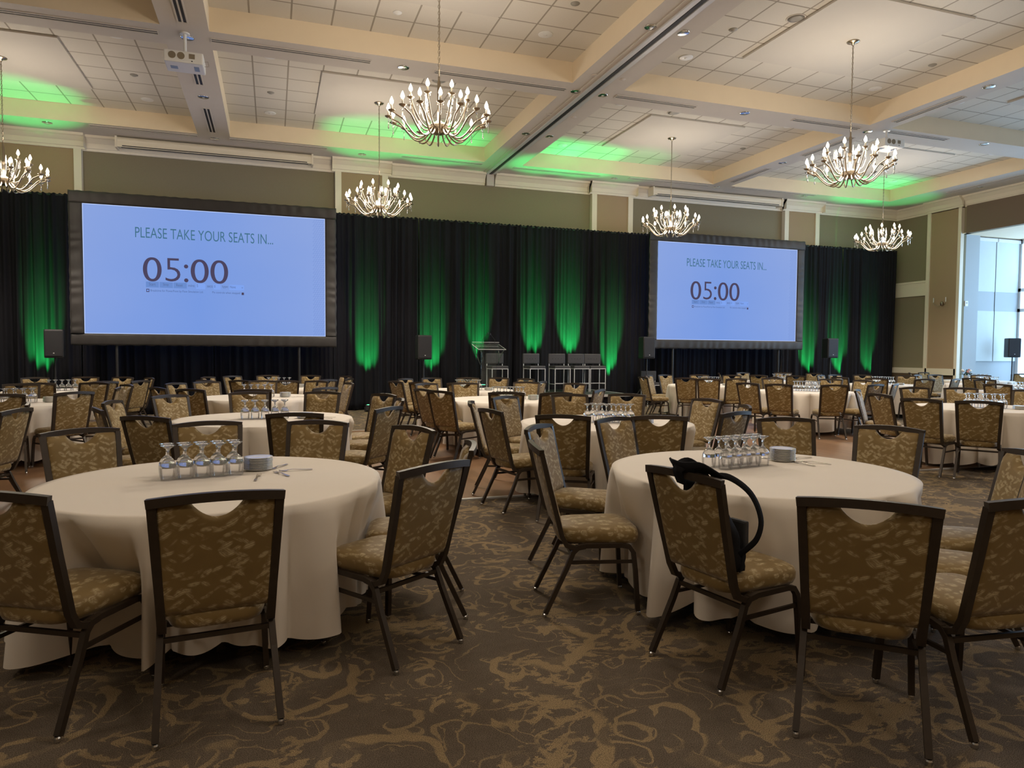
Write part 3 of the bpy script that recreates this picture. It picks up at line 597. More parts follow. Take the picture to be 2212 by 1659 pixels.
def make_stool():
    o = empty('bar_stool')
    b = MB(); b.box((-.22, -.21, .60), (.22, .20, .67), .02); b.build('seat', MAT['charcoal'], o)
    b = MB(); w = .235
    vs = []; 
    b.box((-w, .17, .72), (w, .225, .98), .018); bk = b.build('backrest', MAT['charcoal'], o)
    b = MB()
    for dx in (-.12, -.04, .04, .12): b.lathe([(0, -.006), (.011, -.002), (.011, 0)], 8, (0, 0, 0)); b.v[-24:] = [(dx + vx, .168 + vz, .85 + vy) for vx, vy, vz in b.v[-24:]]
    b.build('button', MAT['black'], bk)
    for s in (-1, 1):
        b = MB(); b.tube([(s * .21, -.20, 0), (s * .21, -.20, .60)], 0, flat=(.018, .018, (0, 1, 0))); b.build('leg', MAT['alu'], o)
        b = MB(); b.tube([(s * .21, .20, 0), (s * .21, .19, .60), (s * .21, .20, .80)], 0, flat=(.018, .018, (0, 1, 0))); b.build('leg', MAT['alu'], o)
        b = MB(); b.tube([(s * .21, -.20, .20), (s * .21, .20, .20)], 0, flat=(.016, .016, (0, 0, 1))); b.build('stretcher', MAT['alu'], o)
    b = MB(); b.tube([(-.21, -.20, .22), (.21, -.20, .22)], 0, flat=(.018, .018, (0, 0, 1))); b.build('footrest', MAT['alu'], o)
    b = MB(); b.tube([(-.21, -.20, .595), (.21, -.20, .595), (.21, .19, .595), (-.21, .19, .595)], 0, closed=True, flat=(.018, .018, (0, 0, 1))); b.build('seat_frame', MAT['alu'], o)
    return o
sp = None
for k, (x, y, z, rz, lab) in enumerate(((5.33, 16.75, STAGE_Z, .05, 'black tufted bar stool standing behind the lectern'), (6.32, 16.75, STAGE_Z, .1, 'black tufted bar stool standing alone left of the row'), (7.02, 16.75, STAGE_Z, .02, 'black tufted bar stool, left of the three together'),
        (7.56, 16.75, STAGE_Z, 0, 'black tufted bar stool, middle of the three together'), (8.03, 16.75, STAGE_Z, -.04, 'black tufted bar stool at right end of the stage'), (9.98, 17.2, 0, -.05, 'grey tufted stool on the floor behind the speaker stand'))):
    o = make_stool() if sp is None else copy_tree(sp); sp = sp or o
    o.location = (x, y, z); o.rotation_euler.z = rz; tag(o, lab, 'stool', 'bar stools on stage')
def lectern():
    o = empty('acrylic_lectern', (4.83, 15.85, STAGE_Z), .05)
    b = MB(); b.add([(-.34, -.25, 1.06), (.34, -.25, 1.06), (.34, .22, 1.18), (-.34, .22, 1.18), (-.34, -.25, 1.075), (.34, -.25, 1.075), (.34, .22, 1.195), (-.34, .22, 1.195)], [(0, 3, 2, 1), (4, 5, 6, 7), (0, 1, 5, 4), (1, 2, 6, 5), (2, 3, 7, 6), (3, 0, 4, 7)])
    b.box((-.34, .21, 1.17), (.34, .22, 1.24)); b.build('reading_desk', MAT['acrylic'], o)
    b = MB(); b.tube([(-.34, -.25, 1.07), (.34, -.25, 1.07), (.34, .22, 1.19), (-.34, .22, 1.19)], 0, closed=True, flat=(.008, .014, (0, 0, 1))); b.tube([(-.34, .215, 1.245), (.34, .215, 1.245)], 0, flat=(.008, .008, (0, 0, 1))); b.build('edge_highlight', MAT['white'], o)  # opaque white bars stand in for light caught along the clear edges
    b = MB(); b.box((-.19, -.02, .02), (.19, 0, 1.10)); b.build('column', MAT['acrylic'], o)
    b = MB(); b.box((-.30, -.22, 0), (.30, .2, .022), .005); b.build('base', MAT['acrylic'], o)
    for s in (-1, 1):
        b = MB(); b.tube([(s * .30, .18, 1.17), (s * .29, .1, 1.0), (s * .25, .0, .82), (s * .22, -.05, .70), (s * .20, -.2, .86), (s * .26, -.23, 1.0), (s * .30, -.24, 1.06)], .012, 8); b.build('curved_bracket', MAT['acrylic'], o, True)
    b = MB(); b.tube([(-.1, .16, 1.19), (-.11, .10, 1.32), (-.03, .0, 1.44)], .005, 6); b.lathe([(0, -.02), (.012, -.015), (.012, .02), (0, .03)], 8, (-.02, -.01, 1.45)); b.build('microphone', MAT['black'], o)
    b = MB(); b.tube([(.20, .16, 1.19), (.20, .12, 1.30), (.05, .0, 1.42)], .005, 6); b.lathe([(0, -.02), (.012, -.015), (.012, .02), (0, .03)], 8, (.04, -.01, 1.43)); b.build('microphone', MAT['black'], o)
    tag(o, 'clear acrylic lectern with two gooseneck microphones on stage', 'lectern')
lectern()
b = MB(); b.add([(-.16, -.2, 0), (.16, -.2, 0), (.16, .2, 0), (-.16, .2, 0), (-.16, -.2, .06), (.16, -.2, .06), (.16, .12, .34), (-.16, .12, .34), (.16, .2, .34), (-.16, .2, .34)], [(0, 3, 2, 1), (0, 1, 5, 4), (4, 5, 6, 7), (7, 6, 8, 9), (9, 8, 2, 3), (1, 2, 8, 6, 5), (0, 4, 7, 9, 3)])
tag(b.build('stage_monitor', MAT['grille'], loc=(5.93, 16.3, STAGE_Z)), 'black wedge monitor on stage between the first two stools', 'speaker')

def speaker(x, y, z, rz, lab, slab, k):
    o = empty('loudspeaker', (x, y, z), rz)
    b = MB(); b.box((-.175, -.14, 0), (.175, .17, .59), .03); b.build('cabinet', MAT['black'], o)
    b = MB(); b.box((-.155, -.152, .04), (.155, -.14, .56), .006); b.build('grille', MAT['grille'], o)
    b = MB(); b.box((-.012, -.156, .09), (.012, -.152, .11)); b.build('badge', MAT['alu'], o)
    tag(o, lab, 'loudspeaker', 'black loudspeakers on stands')
    s = empty('speaker_stand', (x, y, 0), rz)
    b = MB(); b.tube([(0, 0, .5), (0, 0, z)], .018, 8); b.tube([(0, 0, .12), (0, 0, .9)], .024, 8); b.build('pole', MAT['black'], s)
    for q in range(3):
        a = q * 2 * pi / 3 + .5; b = MB(); b.tube([(0, 0, .75), (.48 * cos(a), .48 * sin(a), .015)], .012, 6); b.build('leg', MAT['black'], s)
        b = MB(); b.tube([(0, 0, .16), (.26 * cos(a), .26 * sin(a), .33)], .008, 6); b.build('brace', MAT['black'], s)
    tag(s, slab, 'speaker stand', 'tripod stands under the loudspeakers')
for k, (x, y, z, rz, w) in enumerate(((-4.26, 16.8, 1.30, .1, 'at the left of the left screen'), (3.47, 16.8, 1.29, .05, 'left of the lectern'), (9.57, 16.75, 1.33, -.05, 'at the left foot of the right screen'), (15.85, 16.85, 1.37, -.15, 'right of the right screen'), (21.5, 15.42, 1.42, -.55, 'at the right picture edge before the window'))):
    speaker(x, y, z, rz, 'black loudspeaker on a stand ' + w, 'black tripod stand ' + w, k)

# ------------------------------------------------------------------ screens
def text_part(s, size, x, z, w, mat, parent, y=-.012, bold=0, name='lettering'):
    """lettering w wide whose lower left corner is (x,z)"""
    c = bpy.data.curves.new(name, 'FONT'); c.body = s; c.size = 1; c.offset = bold; c.resolution_u = 4
    t = bpy.data.objects.new(name, c); COL.objects.link(t); bpy.context.view_layer.update()
    me = bpy.data.meshes.new_from_object(t.evaluated_get(bpy.context.evaluated_depsgraph_get())); COL.objects.unlink(t); bpy.data.objects.remove(t)
    xs = [v.co.x for v in me.vertices]; ys = [v.co.y for v in me.vertices]; sx = w / (max(xs) - min(xs)); sy = size / (max(ys) - min(ys))
    x0, y0 = min(xs), min(ys)
    for v in me.vertices: v.co = Vector((x + (v.co.x - x0) * sx, y, z + (v.co.y - y0) * sy))
    me.materials.clear(); me.materials.append(mat); o = bpy.data.objects.new(name, me); COL.objects.link(o); o.parent = parent; return o
def screen(x0, x1, z0, z1, lab, seed):
    Wd, Hh = x1 - x0, z1 - z0; o = empty('projection_screen', (x0, 17.0, z0))
    U = lambda u: u * Wd
    V = lambda v: v * Hh
    mesh('projected_image', [(0, 0, 0), (Wd, 0, 0), (Wd, 0, Hh), (0, 0, Hh), (0, .03, 0), (Wd, .03, 0), (Wd, .03, Hh), (0, .03, Hh)], [(0, 1, 2, 3), (5, 4, 7, 6)], MAT['image'], o)
    e = .012; b = MB(); b.box((0, -.004, 0), (Wd, -.002, e)).box((0, -.004, Hh - e), (Wd, -.002, Hh)).box((0, -.004, 0), (e, -.002, Hh)).box((Wd - e, -.004, 0), (Wd, -.002, Hh)); b.build('bright_border', MAT['edge'], o)
    # black gathered mask all round
    rnd = random.Random(seed); t = .25; rows = 7
    def strip(pa, pb, out, n):
        pa = Vector(pa); pb = Vector(pb); out = Vector(out); vs = []; fs = []; ph = rnd.uniform(0, 6)
        for i in range(n + 1):
            s = i / n
            for j in range(rows):
                r = j / (rows - 1); f = sin(s * n * .55 + ph + r * .8 + sin(s * 17) * 2)
                dep = -.02 - .012 * sin(pi * r) + .006 * f * (.3 + r); ex = .006 * f if j == rows - 1 else 0
                p = pa.lerp(pb, s) + out * (t * r + ex); vs.append((p.x, dep, p.z))
        for i in range(n):
            for j in range(rows - 1): a = i * rows + j; fs.append((a, a + 1, a + rows + 1, a + rows))
        return vs, fs
    b = MB()
    b.add(*strip((-t, 0, Hh), (Wd + t, 0, Hh), (0, 0, 1), 240)); b.add(*strip((-t, 0, 0), (Wd + t, 0, 0), (0, 0, -1), 240))
    b.add(*strip((0, 0, 0), (0, 0, Hh), (-1, 0, 0), 130)); b.add(*strip((Wd, 0, 0), (Wd, 0, Hh), (1, 0, 0), 130))
    mk = b.build('mask_border', MAT['mask'], o, True); m = mk.modifiers.new('thickness', 'SOLIDIFY'); m.thickness = .02
    b = MB(); b.box((-t + .02, .0, -t + .02), (-.05, .05, Hh + t - .02)).box((Wd + .05, 0, -t + .02), (Wd + t - .02, .05, Hh + t - .02)).box((-t + .02, 0, Hh + .05), (Wd + t - .02, .05, Hh + t - .02)).box((-t + .02, 0, -t + .02), (Wd + t - .02, .05, -.05)); b.build('truss_frame', MAT['black'], o)
    for s in (0.12, .88):
        b = MB(); b.tube([(Wd * s, .04, -t), (Wd * s, .04, -z0 + .02)], .03, 8); b.tube([(Wd * s, -.3, -z0 + .03), (Wd * s, .40, -z0 + .03)], .03, 8); b.build('leg', MAT['black'], o)
    # what is written on it
    text_part('PLEASE TAKE YOUR SEATS IN...', V(.082), U(.2), V(.760), U(.568), MAT['title'], o, -.008, -.003)
    def zero(cx, w, h, zc):     # digits drawn as strokes
        P = [(U(cx) + U(w) / 2 * (abs(cos(a)) ** .85) * (1 if cos(a) > 0 else -1), -.008, V(zc) + V(h) / 2 * sin(a)) for a in [2 * pi * k / 48 for k in range(48)]]
        ring2(b, P, .072)
    def ring2(bb, P, th):
        c = sum((Vector(p) for p in P), Vector()) / len(P); n = len(P); inn = []
        for p in P:
            d = Vector(p) - c; inn.append(c + Vector((d.x * (1 - 1.15 * th / (abs(max(q[0] for q in P) - c.x))), 0, d.z * (1 - .75 * th / abs(max(q[2] for q in P) - c.z)))))
        vs = list(P) + [tuple(q) for q in inn]; bb.add([(v[0], -.008, v[2]) for v in vs], [(k, (k + 1) % n, n + (k + 1) % n, n + k) for k in range(n)])
    for cx in (.265, .456, .537): b = MB(); zero(cx, .074, .19, .514); b.build('digit_zero', MAT['digit'], o)
    text_part('5', V(.185), U(.317), V(.424), U(.060), MAT['digit'], o, -.008, -.012)
    b = MB()
    for zc in (.548, .437): b.add([(U(.4005) + .043 * cos(a), -.008, V(zc) + .043 * sin(a)) for a in [2 * pi * k / 20 for k in range(20)]], [tuple(range(20))])
    b.build('timer_colon', MAT['digit'], o)
    b = MB()
    for ua, ub in ((.239, .290), (.293, .346), (.349, .402)): b.box((U(ua), -.007, V(.372)), (U(ub), -.005, V(.417)))
    b.build('button_row', MAT['button'], o)
    b = MB()
    for ua, ub in ((.440, .478), (.512, .541), (.578, .641)): b.box((U(ua), -.007, V(.370)), (U(ub), -.005, V(.414)))
    b.build('entry_box', MAT['box'], o)
    for s, ua, ub, v, h in (('Start', .251, .277, .386, .022), ('Stop', .307, .329, .383, .026), ('Reset', .360, .386, .386, .022), ('mins:', .408, .436, .386, .020), ('5', .443, .448, .386, .022), ('secs:', .485, .510, .386, .016), ('0', .515, .520, .386, .020), ('type:', .548, .574, .381, .024), ('None', .582, .605, .386, .020),
                         ('Breaktime for PowerPoint by Flow Simulation Ltd.', .257, .470, .334, .022), ('Pin controls when stopped', .507, .624, .334, .022), ('v', .630, .636, .387, .010)):
        text_part(s, V(h), U(ua), V(v), U(ub - ua), MAT['small'], o, -.010)
    b = MB(); b.box((U(.240), -.009, V(.335)), (U(.252), -.007, V(.359))); b.m = 1; b.box((U(.2425), -.011, V(.341)), (U(.2495), -.0095, V(.353)))
    b.m = 0; b.box((U(.630), -.009, V(.333)), (U(.640), -.007, V(.353))); b.build('check_box', mats=[MAT['digit'], MAT['box']], parent=o)
    b = MB(); r = .026     # honeycomb of short strokes along the right side
    k = 0
    zz = .02
    while zz < Hh - .03:
        for q in range(5):
            cx = U(.949) + q * .050 + (.025 if k % 2 else 0)
            if cx < Wd - .02:
                for a0 in (0, 1, 2):
                    a = radians(a0 * 60 + 30); a2 = radians(a0 * 60 + 90); pa = (cx + r * .75 * cos(a), zz + r * .75 * sin(a)); pb = (cx + r * .75 * cos(a2), zz + r * .75 * sin(a2))
                    dx, dz = pb[0] - pa[0], pb[1] - pa[1]; l = hypot(dx, dz); nx, nz = -dz / l * .0016, dx / l * .0016
                    b.quad((pa[0] - nx, -.006, pa[1] - nz), (pb[0] - nx, -.006, pb[1] - nz), (pb[0] + nx, -.006, pb[1] + nz), (pa[0] + nx, -.006, pa[1] + nz))
        zz += .045; k += 1
    b.build('honeycomb_pattern', MAT['hex'], o)
    tag(o, lab, 'projection screen', 'projection screens with countdown slide')
screen(-3.76, 1.18, 1.82, 4.55, 'larger blue projection screen at left reading PLEASE TAKE YOUR SEATS IN', 3)
screen(9.98, 14.68, 1.86, 4.55, 'smaller-looking blue projection screen at right with 05:00 countdown', 5)

# ------------------------------------------------------------------ small wall things
o = empty('wall_sconce', (19.69, 16.36, 3.08)); b = MB(); b.lathe([(0, -.08), (.04, -.06), (.05, 0), (.03, .05), (0, .06)], 12, (-.02, 0, 0)); b.build('back_plate', MAT['brass'], o)
for s in (-1, 1):
    b = MB(); b.tube([(-.03, 0, -.02), (-.08, s * .1, -.07), (-.12, s * .2, -.02), (-.12, s * .21, .04)], .008, 6); b.build('arm', MAT['brass'], o)
    b = MB(); b.tube([(-.12, s * .21, .04), (-.12, s * .21, .18)], .012, 8); b.build('candle', MAT['white'], o)
tag(o, 'small two-armed candle sconce on the tan pilaster at right', 'sconce')
o = empty('wall_thermostat', (20.02, 15.84, 3.05)); b = MB(); b.box((-.06, -.03, -.08), (.06, 0, .08), .008); b.build('case', MAT['white'], o); b = MB(); b.box((-.03, -.032, .0), (.03, -.03, .04)); b.build('display', MAT['grey'], o)
tag(o, 'small white control box on the pale bay corner', 'thermostat')
# ------------------------------------------------------------------ tables and chairs (metres; chair = middle of its top rail, facing angle)
TABLES = {'T1': (-0.30, 4.20), 'T2': (2.84, 3.60), 'T3': (-0.08, 7.78), 'T4': (3.29, 6.58), 'T5': (3.35, 10.05), 'T6': (-0.22, 11.43), 'T7': (-3.25, 10.90), 'T8': (-3.50, 14.20), 'T9': (0.12, 14.70), 'T10': (3.46, 12.72), 'T11': (9.54, 13.89), 'T12': (9.75, 10.98), 'T13': (12.99, 15.54), 'T14': (14.06, 13.25), 'T15': (9.15, 6.93), 'T16': (19.20, 14.75), 'T17': (16.90, 12.75), 'T18': (14.30, 9.90), 'T19': (-3.75, 7.55)}
CHAIRS = [
('T1', -0.97, 3.08, -30),
('T1', -0.20, 2.82, 6),
('T1', 0.71, 3.25, 34),
('T1', 0.91, 4.86, 116),
('T1', 1.05, 3.90, 78),
('T1', -1.19, 5.26, -149),
('T1', -0.45, 5.57, -170),
('T1', 0.31, 5.44, 155),
('T1', -1.65, 4.50, -95),
('T2', 1.84, 4.71, -134),
('T2', 1.47, 3.79, -104),
('T2', 1.77, 2.73, -79),
('T2', 2.05, 1.98, -43),
('T2', 2.70, 1.83, -7),
('T2', 3.89, 2.70, 64),
('T2', 4.26, 3.95, 116),
('T2', 4.00, 4.71, 160),
('T2', 2.64, 5.09, -156),
('T2', 3.38, 2.27, 49),
('T3', 0.18, 6.25, -9),
('T3', -0.95, 6.22, -35),
('T3', 1.03, 6.69, 49),
('T3', 1.26, 8.56, 119),
('T3', 1.30, 7.68, 88),
('T3', 0.59, 9.20, 155),
('T3', -0.28, 9.29, -172),
('T3', -1.10, 8.84, -136),
('T3', -1.51, 7.97, -100),
('T3', -1.45, 7.06, -70),
('T4', 2.34, 5.49, -32),
('T4', 3.10, 5.21, -22),
('T4', 4.65, 6.81, 99),
('T4', 3.99, 5.39, 22),
('T4', 4.56, 6.02, 66),
('T4', 4.22, 7.88, 145),
('T4', 3.50, 8.00, 172),
('T4', 2.59, 7.77, -148),
('T4', 1.99, 7.05, -109),
('T4', 1.93, 6.21, -80),
('T5', 2.12, 9.11, -57),
('T5', 2.01, 9.65, -69),
('T5', 2.40, 11.33, -152),
('T5', 3.07, 11.40, -180),
('T5', 4.22, 11.57, 151),
('T5', 2.89, 8.68, -19),
('T5', 3.48, 8.44, 5),
('T5', 4.84, 10.89, 119),
('T5', 4.38, 9.03, 45),
('T6', -0.25, 10.01, -1),
('T6', -1.03, 10.25, -36),
('T6', -1.49, 10.77, -57),
('T6', -1.43, 12.17, -122),
('T6', -1.03, 12.70, -148),
('T6', -0.16, 12.91, 177),
('T6', 0.71, 12.66, 143),
('T6', 0.70, 10.35, 40),
('T6', 1.16, 11.76, 103),
('T7', -2.31, 9.84, 42),
('T7', -2.96, 9.51, 12),
('T7', -3.56, 12.29, -168),
('T7', -2.67, 12.55, 161),
('T7', -2.05, 10.90, 95),
('T7', -2.08, 11.72, 120),
('T19', -2.12, 7.11, 78),
('T19', -2.29, 7.91, 109),
('T8', -3.44, 12.65, 2),
('T8', -4.24, 15.41, -149),
('T8', -3.46, 15.62, 178),
('T8', -2.79, 15.43, 150),
('T8', -2.64, 13.06, 37),
('T8', -2.19, 13.62, 62),
('T8', -2.25, 14.90, 118),
('T9', 0.22, 13.28, 4),
('T9', -0.53, 13.45, -30),
('T9', -0.79, 15.80, -138),
('T9', -0.10, 16.15, -172),
('T9', 0.78, 15.96, 152),
('T9', 0.95, 13.54, 36),
('T9', 1.46, 15.35, 116),
('T9', 1.40, 14.08, 64),
('T9', -1.13, 13.63, -48),
('T9', -1.21, 15.29, -118),
('T10', 3.03, 11.56, -17),
('T10', 2.39, 11.78, -47),
('T10', 2.49, 13.75, -137),
('T10', 2.07, 12.36, -68),
('T10', 3.09, 14.12, -162),
('T10', 3.84, 14.09, 165),
('T10', 4.47, 13.97, 141),
('T10', 4.85, 13.36, 115),
('T10', 4.58, 11.80, 48),
('T11', 7.95, 14.04, -95),
('T11', 8.65, 15.00, -141),
('T11', 9.28, 15.29, -169),
('T11', 10.17, 15.17, 154),
('T11', 8.39, 13.01, -48),
('T11', 8.62, 12.52, -38),
('T11', 9.28, 12.50, -11),
('T13', 11.70, 16.46, -125),
('T12', 8.06, 10.50, -73),
('T12', 8.30, 9.98, -57),
('T12', 9.09, 9.55, -25),
('T12', 11.12, 11.79, 121),
('T12', 11.34, 11.16, 96),
('T12', 10.21, 12.48, 163),
('T12', 10.01, 9.58, 13),
('T13', 12.75, 16.84, -175),
('T13', 14.01, 16.69, 138),
('T13', 11.65, 14.77, -60),
('T11', 10.86, 14.80, 125),
('T13', 14.46, 15.98, 107),
('T13', 12.39, 14.30, -26),
('T11', 11.06, 13.47, 74),
('T14', 14.73, 14.50, 152),
('T14', 12.96, 12.35, -51),
('T14', 12.65, 13.10, -84),
('T14', 15.53, 13.87, 113),
('T14', 14.00, 14.68, -176),
('T14', 13.70, 11.77, -14),
('T14', 13.35, 14.47, -154),
('T12', 10.59, 9.71, 32),
('T15', 7.46, 6.43, -72),
('T15', 7.76, 5.93, -55),
('T15', 7.62, 7.19, -100),
('T15', 9.70, 8.49, 161),
('T15', 10.34, 8.21, 137),
('T15', 8.21, 8.14, -142),
('T15', 10.81, 7.46, 108),
('T14', 14.58, 11.74, 19),
('T16', 18.09, 16.00, -139),
('T16', 19.02, 16.34, -175),
('T16', 20.80, 14.60, 98),
('T16', 19.55, 13.25, 13),
('T17', 15.64, 12.10, -63),
('T18', 14.83, 11.21, 158),
('T17', 18.15, 13.85, 125),
('T17', 17.09, 14.33, 173),
('T17', 16.38, 14.26, -161),
('T18', 12.78, 9.41, -72),
('T18', 15.71, 10.65, 126),
]
BAG_CHAIR = 11
TNAME = {'T1': 'left front table', 'T2': 'right front table', 'T3': 'table behind left front one', 'T4': 'table behind right front one', 'T5': 'third centre table back', 'T6': 'third left table back',
         'T7': 'third table at left edge', 'T8': 'last table at left edge', 'T9': 'last table below left screen', 'T10': 'table before the clear lectern', 'T11': 'table right of the stage', 'T12': 'middle table below right screen',
         'T13': 'last table below right screen', 'T14': 'table at the drape right end', 'T15': 'second table on right side', 'T16': 'flower table by wall sconce', 'T17': 'table before the window bay', 'T18': 'third table at right edge', 'T19': 'second table at left edge'}
TR, TH = .89, .75

def make_chair():
    o = empty('banquet_chair')           # origin on the floor under the top rail, +y = the way a sitter faces
    # upholstered back, scooped at the top
    nu, nv = 32, 18; pts = {}; vs = []; fs = []
    def back(u, v, side):
        wid = .190 + .019 * v; top = .912 - .060 * max(0, 1 - (u / .43) ** 2) ** .9
        if abs(u) > .92: top -= .010 * ((abs(u) - .92) / .08) ** 2
        z = .462 + (top - .462) * v; yc = .098 - .118 * ((z - .45) / .48) ** .9 - .012 * (1 - u * u) * v
        ed = (1 - abs(u) ** 7) * (1 - abs(2 * v - 1) ** 9); th = (.030 if side > 0 else .010) * max(0, ed) ** .5
        return (u * wid, yc + side * th + (.004 if side > 0 else -.004), z)
    for side in (1, -1):
        for j in range(nv + 1):
            for i in range(nu + 1): vs.append(back(-1 + 2 * i / nu, j / nv, side))
    N = (nu + 1) * (nv + 1)
    for j in range(nv):
        for i in range(nu):
            a = j * (nu + 1) + i; fs.append((a, a + 1, a + nu + 2, a + nu + 1)[::-1]); b = N + a; fs.append((b, b + 1, b + nu + 2, b + nu + 1))
    edge = [i for i in range(nu + 1)] + [j * (nu + 1) + nu for j in range(1, nv + 1)] + [nv * (nu + 1) + i for i in range(nu - 1, -1, -1)] + [j * (nu + 1) for j in range(nv - 1, 0, -1)]
    for k in range(len(edge)): a, b = edge[k], edge[(k + 1) % len(edge)]; fs.append((a, b, N + b, N + a))
    mesh('backrest', vs, fs, MAT['fabric'], o, True)
    # seat cushion
    vs = []; fs = []; n = 36; prof = [(.0, .407), (.80, .405), (.96, .412), (1.0, .435), (1.0, .462), (.965, .482), (.86, .496), (.55, .505), (0, .508)]
    def outline(a):
        c, s = cos(a), sin(a); e = .42; x = abs(c) ** e * (1 if c > 0 else -1); y = abs(s) ** e * (1 if s > 0 else -1)
        return x * (.196 + .022 * y), .325 + y * .235
    for r, z in prof:
        for k in range(n):
            x, y = outline(2 * pi * k / n); vs.append((x * r, .325 + (y - .325) * r, z - .012 + .02 * (1 - (y - .09) / .47) * 0))
    for j in range(len(prof) - 1):
        for k in range(n): a = j * n + k; b = j * n + (k + 1) % n; fs.append((a, b, b + n, a + n))
    mesh('seat', vs, fs, MAT['fabric'], o, True)
    # frame of the back: two posts and the bowed top rail
    b = MB()
    for s in (-1, 1):
        b.tube([(s * .198, .235, .388), (s * .198, .175, .378), (s * .198, .128, .395), (s * .199, .100, .45), (s * .203, .075, .55), (s * .211, .035, .70), (s * .222, -.018, .915)], 0, flat=(.026, .032, (1, 0, 0)))
    P = []
    for k in range(9): u = -1 + k / 4; P.append((u * .237, -.020 - .030 * (1 - u * u), .918 + .016 * (1 - u * u)))
    b.tube(P, 0, flat=(.028, .034, (0, 0, 1))); smooth_by_angle(b.build('back_frame', MAT['frame'], o), 35)
    # two bent side frames: front leg and rear leg of each are parts
    for s in (-1, 1):
        b = MB(); b.m = 0
        b.tube([(s * .205, .33, .392), (s * .205, .44, .392), (s * .205, .485, .383), (s * .206, .508, .350), (s * .209, .520, .25), (s * .217, .535, .02)], 0, flat=(.025, .025, (1, 0, 0)))
        b.m = 1; b.lathe([(.012, 0), (.013, .004), (.013, .016), (.010, .022)], 10, (s * .217, .536, 0)); b.build('leg', mats=[MAT['frame'], MAT['glide']], parent=o)
        b = MB(); b.m = 0
        b.tube([(s * .205, .33, .392), (s * .205, .24, .392), (s * .205, .195, .384), (s * .206, .165, .355), (s * .210, .130, .27), (s * .222, .010, .02)], 0, flat=(.025, .025, (1, 0, 0)))
        b.m = 1; b.lathe([(.012, 0), (.013, .004), (.013, .016), (.010, .022)], 10, (s * .222, .006, 0)); b.build('leg', mats=[MAT['frame'], MAT['glide']], parent=o)
        b = MB(); b.tube([(s * .208, .515, .300), (s * .209, .142, .300)], 0, flat=(.012, .018, (0, 0, 1))); b.build('stretcher', MAT['frame'], o)
    b = MB(); b.tube([(-.206, .160, .345), (.206, .160, .345)], 0, flat=(.016, .020, (0, 0, 1))); b.build('stretcher', MAT['frame'], o)
    b = MB(); b.tube([(-.206, .40, .388), (.206, .40, .388)], 0, flat=(.02, .02, (0, 0, 1))); b.tube([(-.206, .22, .388), (.206, .22, .388)], 0, flat=(.02, .02, (0, 0, 1))); b.build('seat_support', MAT['frame'], o)
    return o

ORD = ['', 'second ', 'third ', 'fourth ', 'fifth ', 'sixth ']
def chair_labels():
    """which chair is meant: its table, which way it is turned, and its order there from left to right"""
    info = []
    for i, (t, x, y, a) in enumerate(CHAIRS):
        f = Vector((-sin(radians(a)), cos(radians(a)))); u = Vector((x, y)).normalized(); d = f.dot(u); r = f.x * u.y - f.y * u.x
        kind = 'back to camera' if d > .45 else 'facing camera' if d < -.45 else 'side-on facing ' + ('right' if r > 0 else 'left')
        info.append((t, kind, x / y, i))
    lab = {}
    for t, k in sorted({(q[0], q[1]) for q in info}):
        g = sorted([q for q in info if q[0] == t and q[1] == k], key=lambda q: q[2]); n = len(g)
        for j, q in enumerate(g):
            if n == 1: w = 'only one so'
            elif j == 0: w = 'leftmost so'
            elif j == n - 1: w = 'rightmost so'
            else: w = ORD[j] + 'from left'
            lab[q[3]] = 'gold banquet chair %s, %s, %s' % (k, w, TNAME[t])
    return [lab[i] for i in range(len(CHAIRS))]
LABS = chair_labels(); ch0 = make_chair()
for i, (t, x, y, a) in enumerate(CHAIRS):
    o = ch0 if i == 0 else copy_tree(ch0)
    o.location = (x, y, .013 if (-6.6 < x < 12.3 and 6.72 < y < 13.15) else .001); o.rotation_euler.z = radians(a)
    lab = LABS[i]
    if t == 'T2' and i == BAG_CHAIR: lab = 'gold banquet chair with the black backpack hung on it, right front table'
    tag(o, lab, 'chair', 'gold patterned banquet chairs')

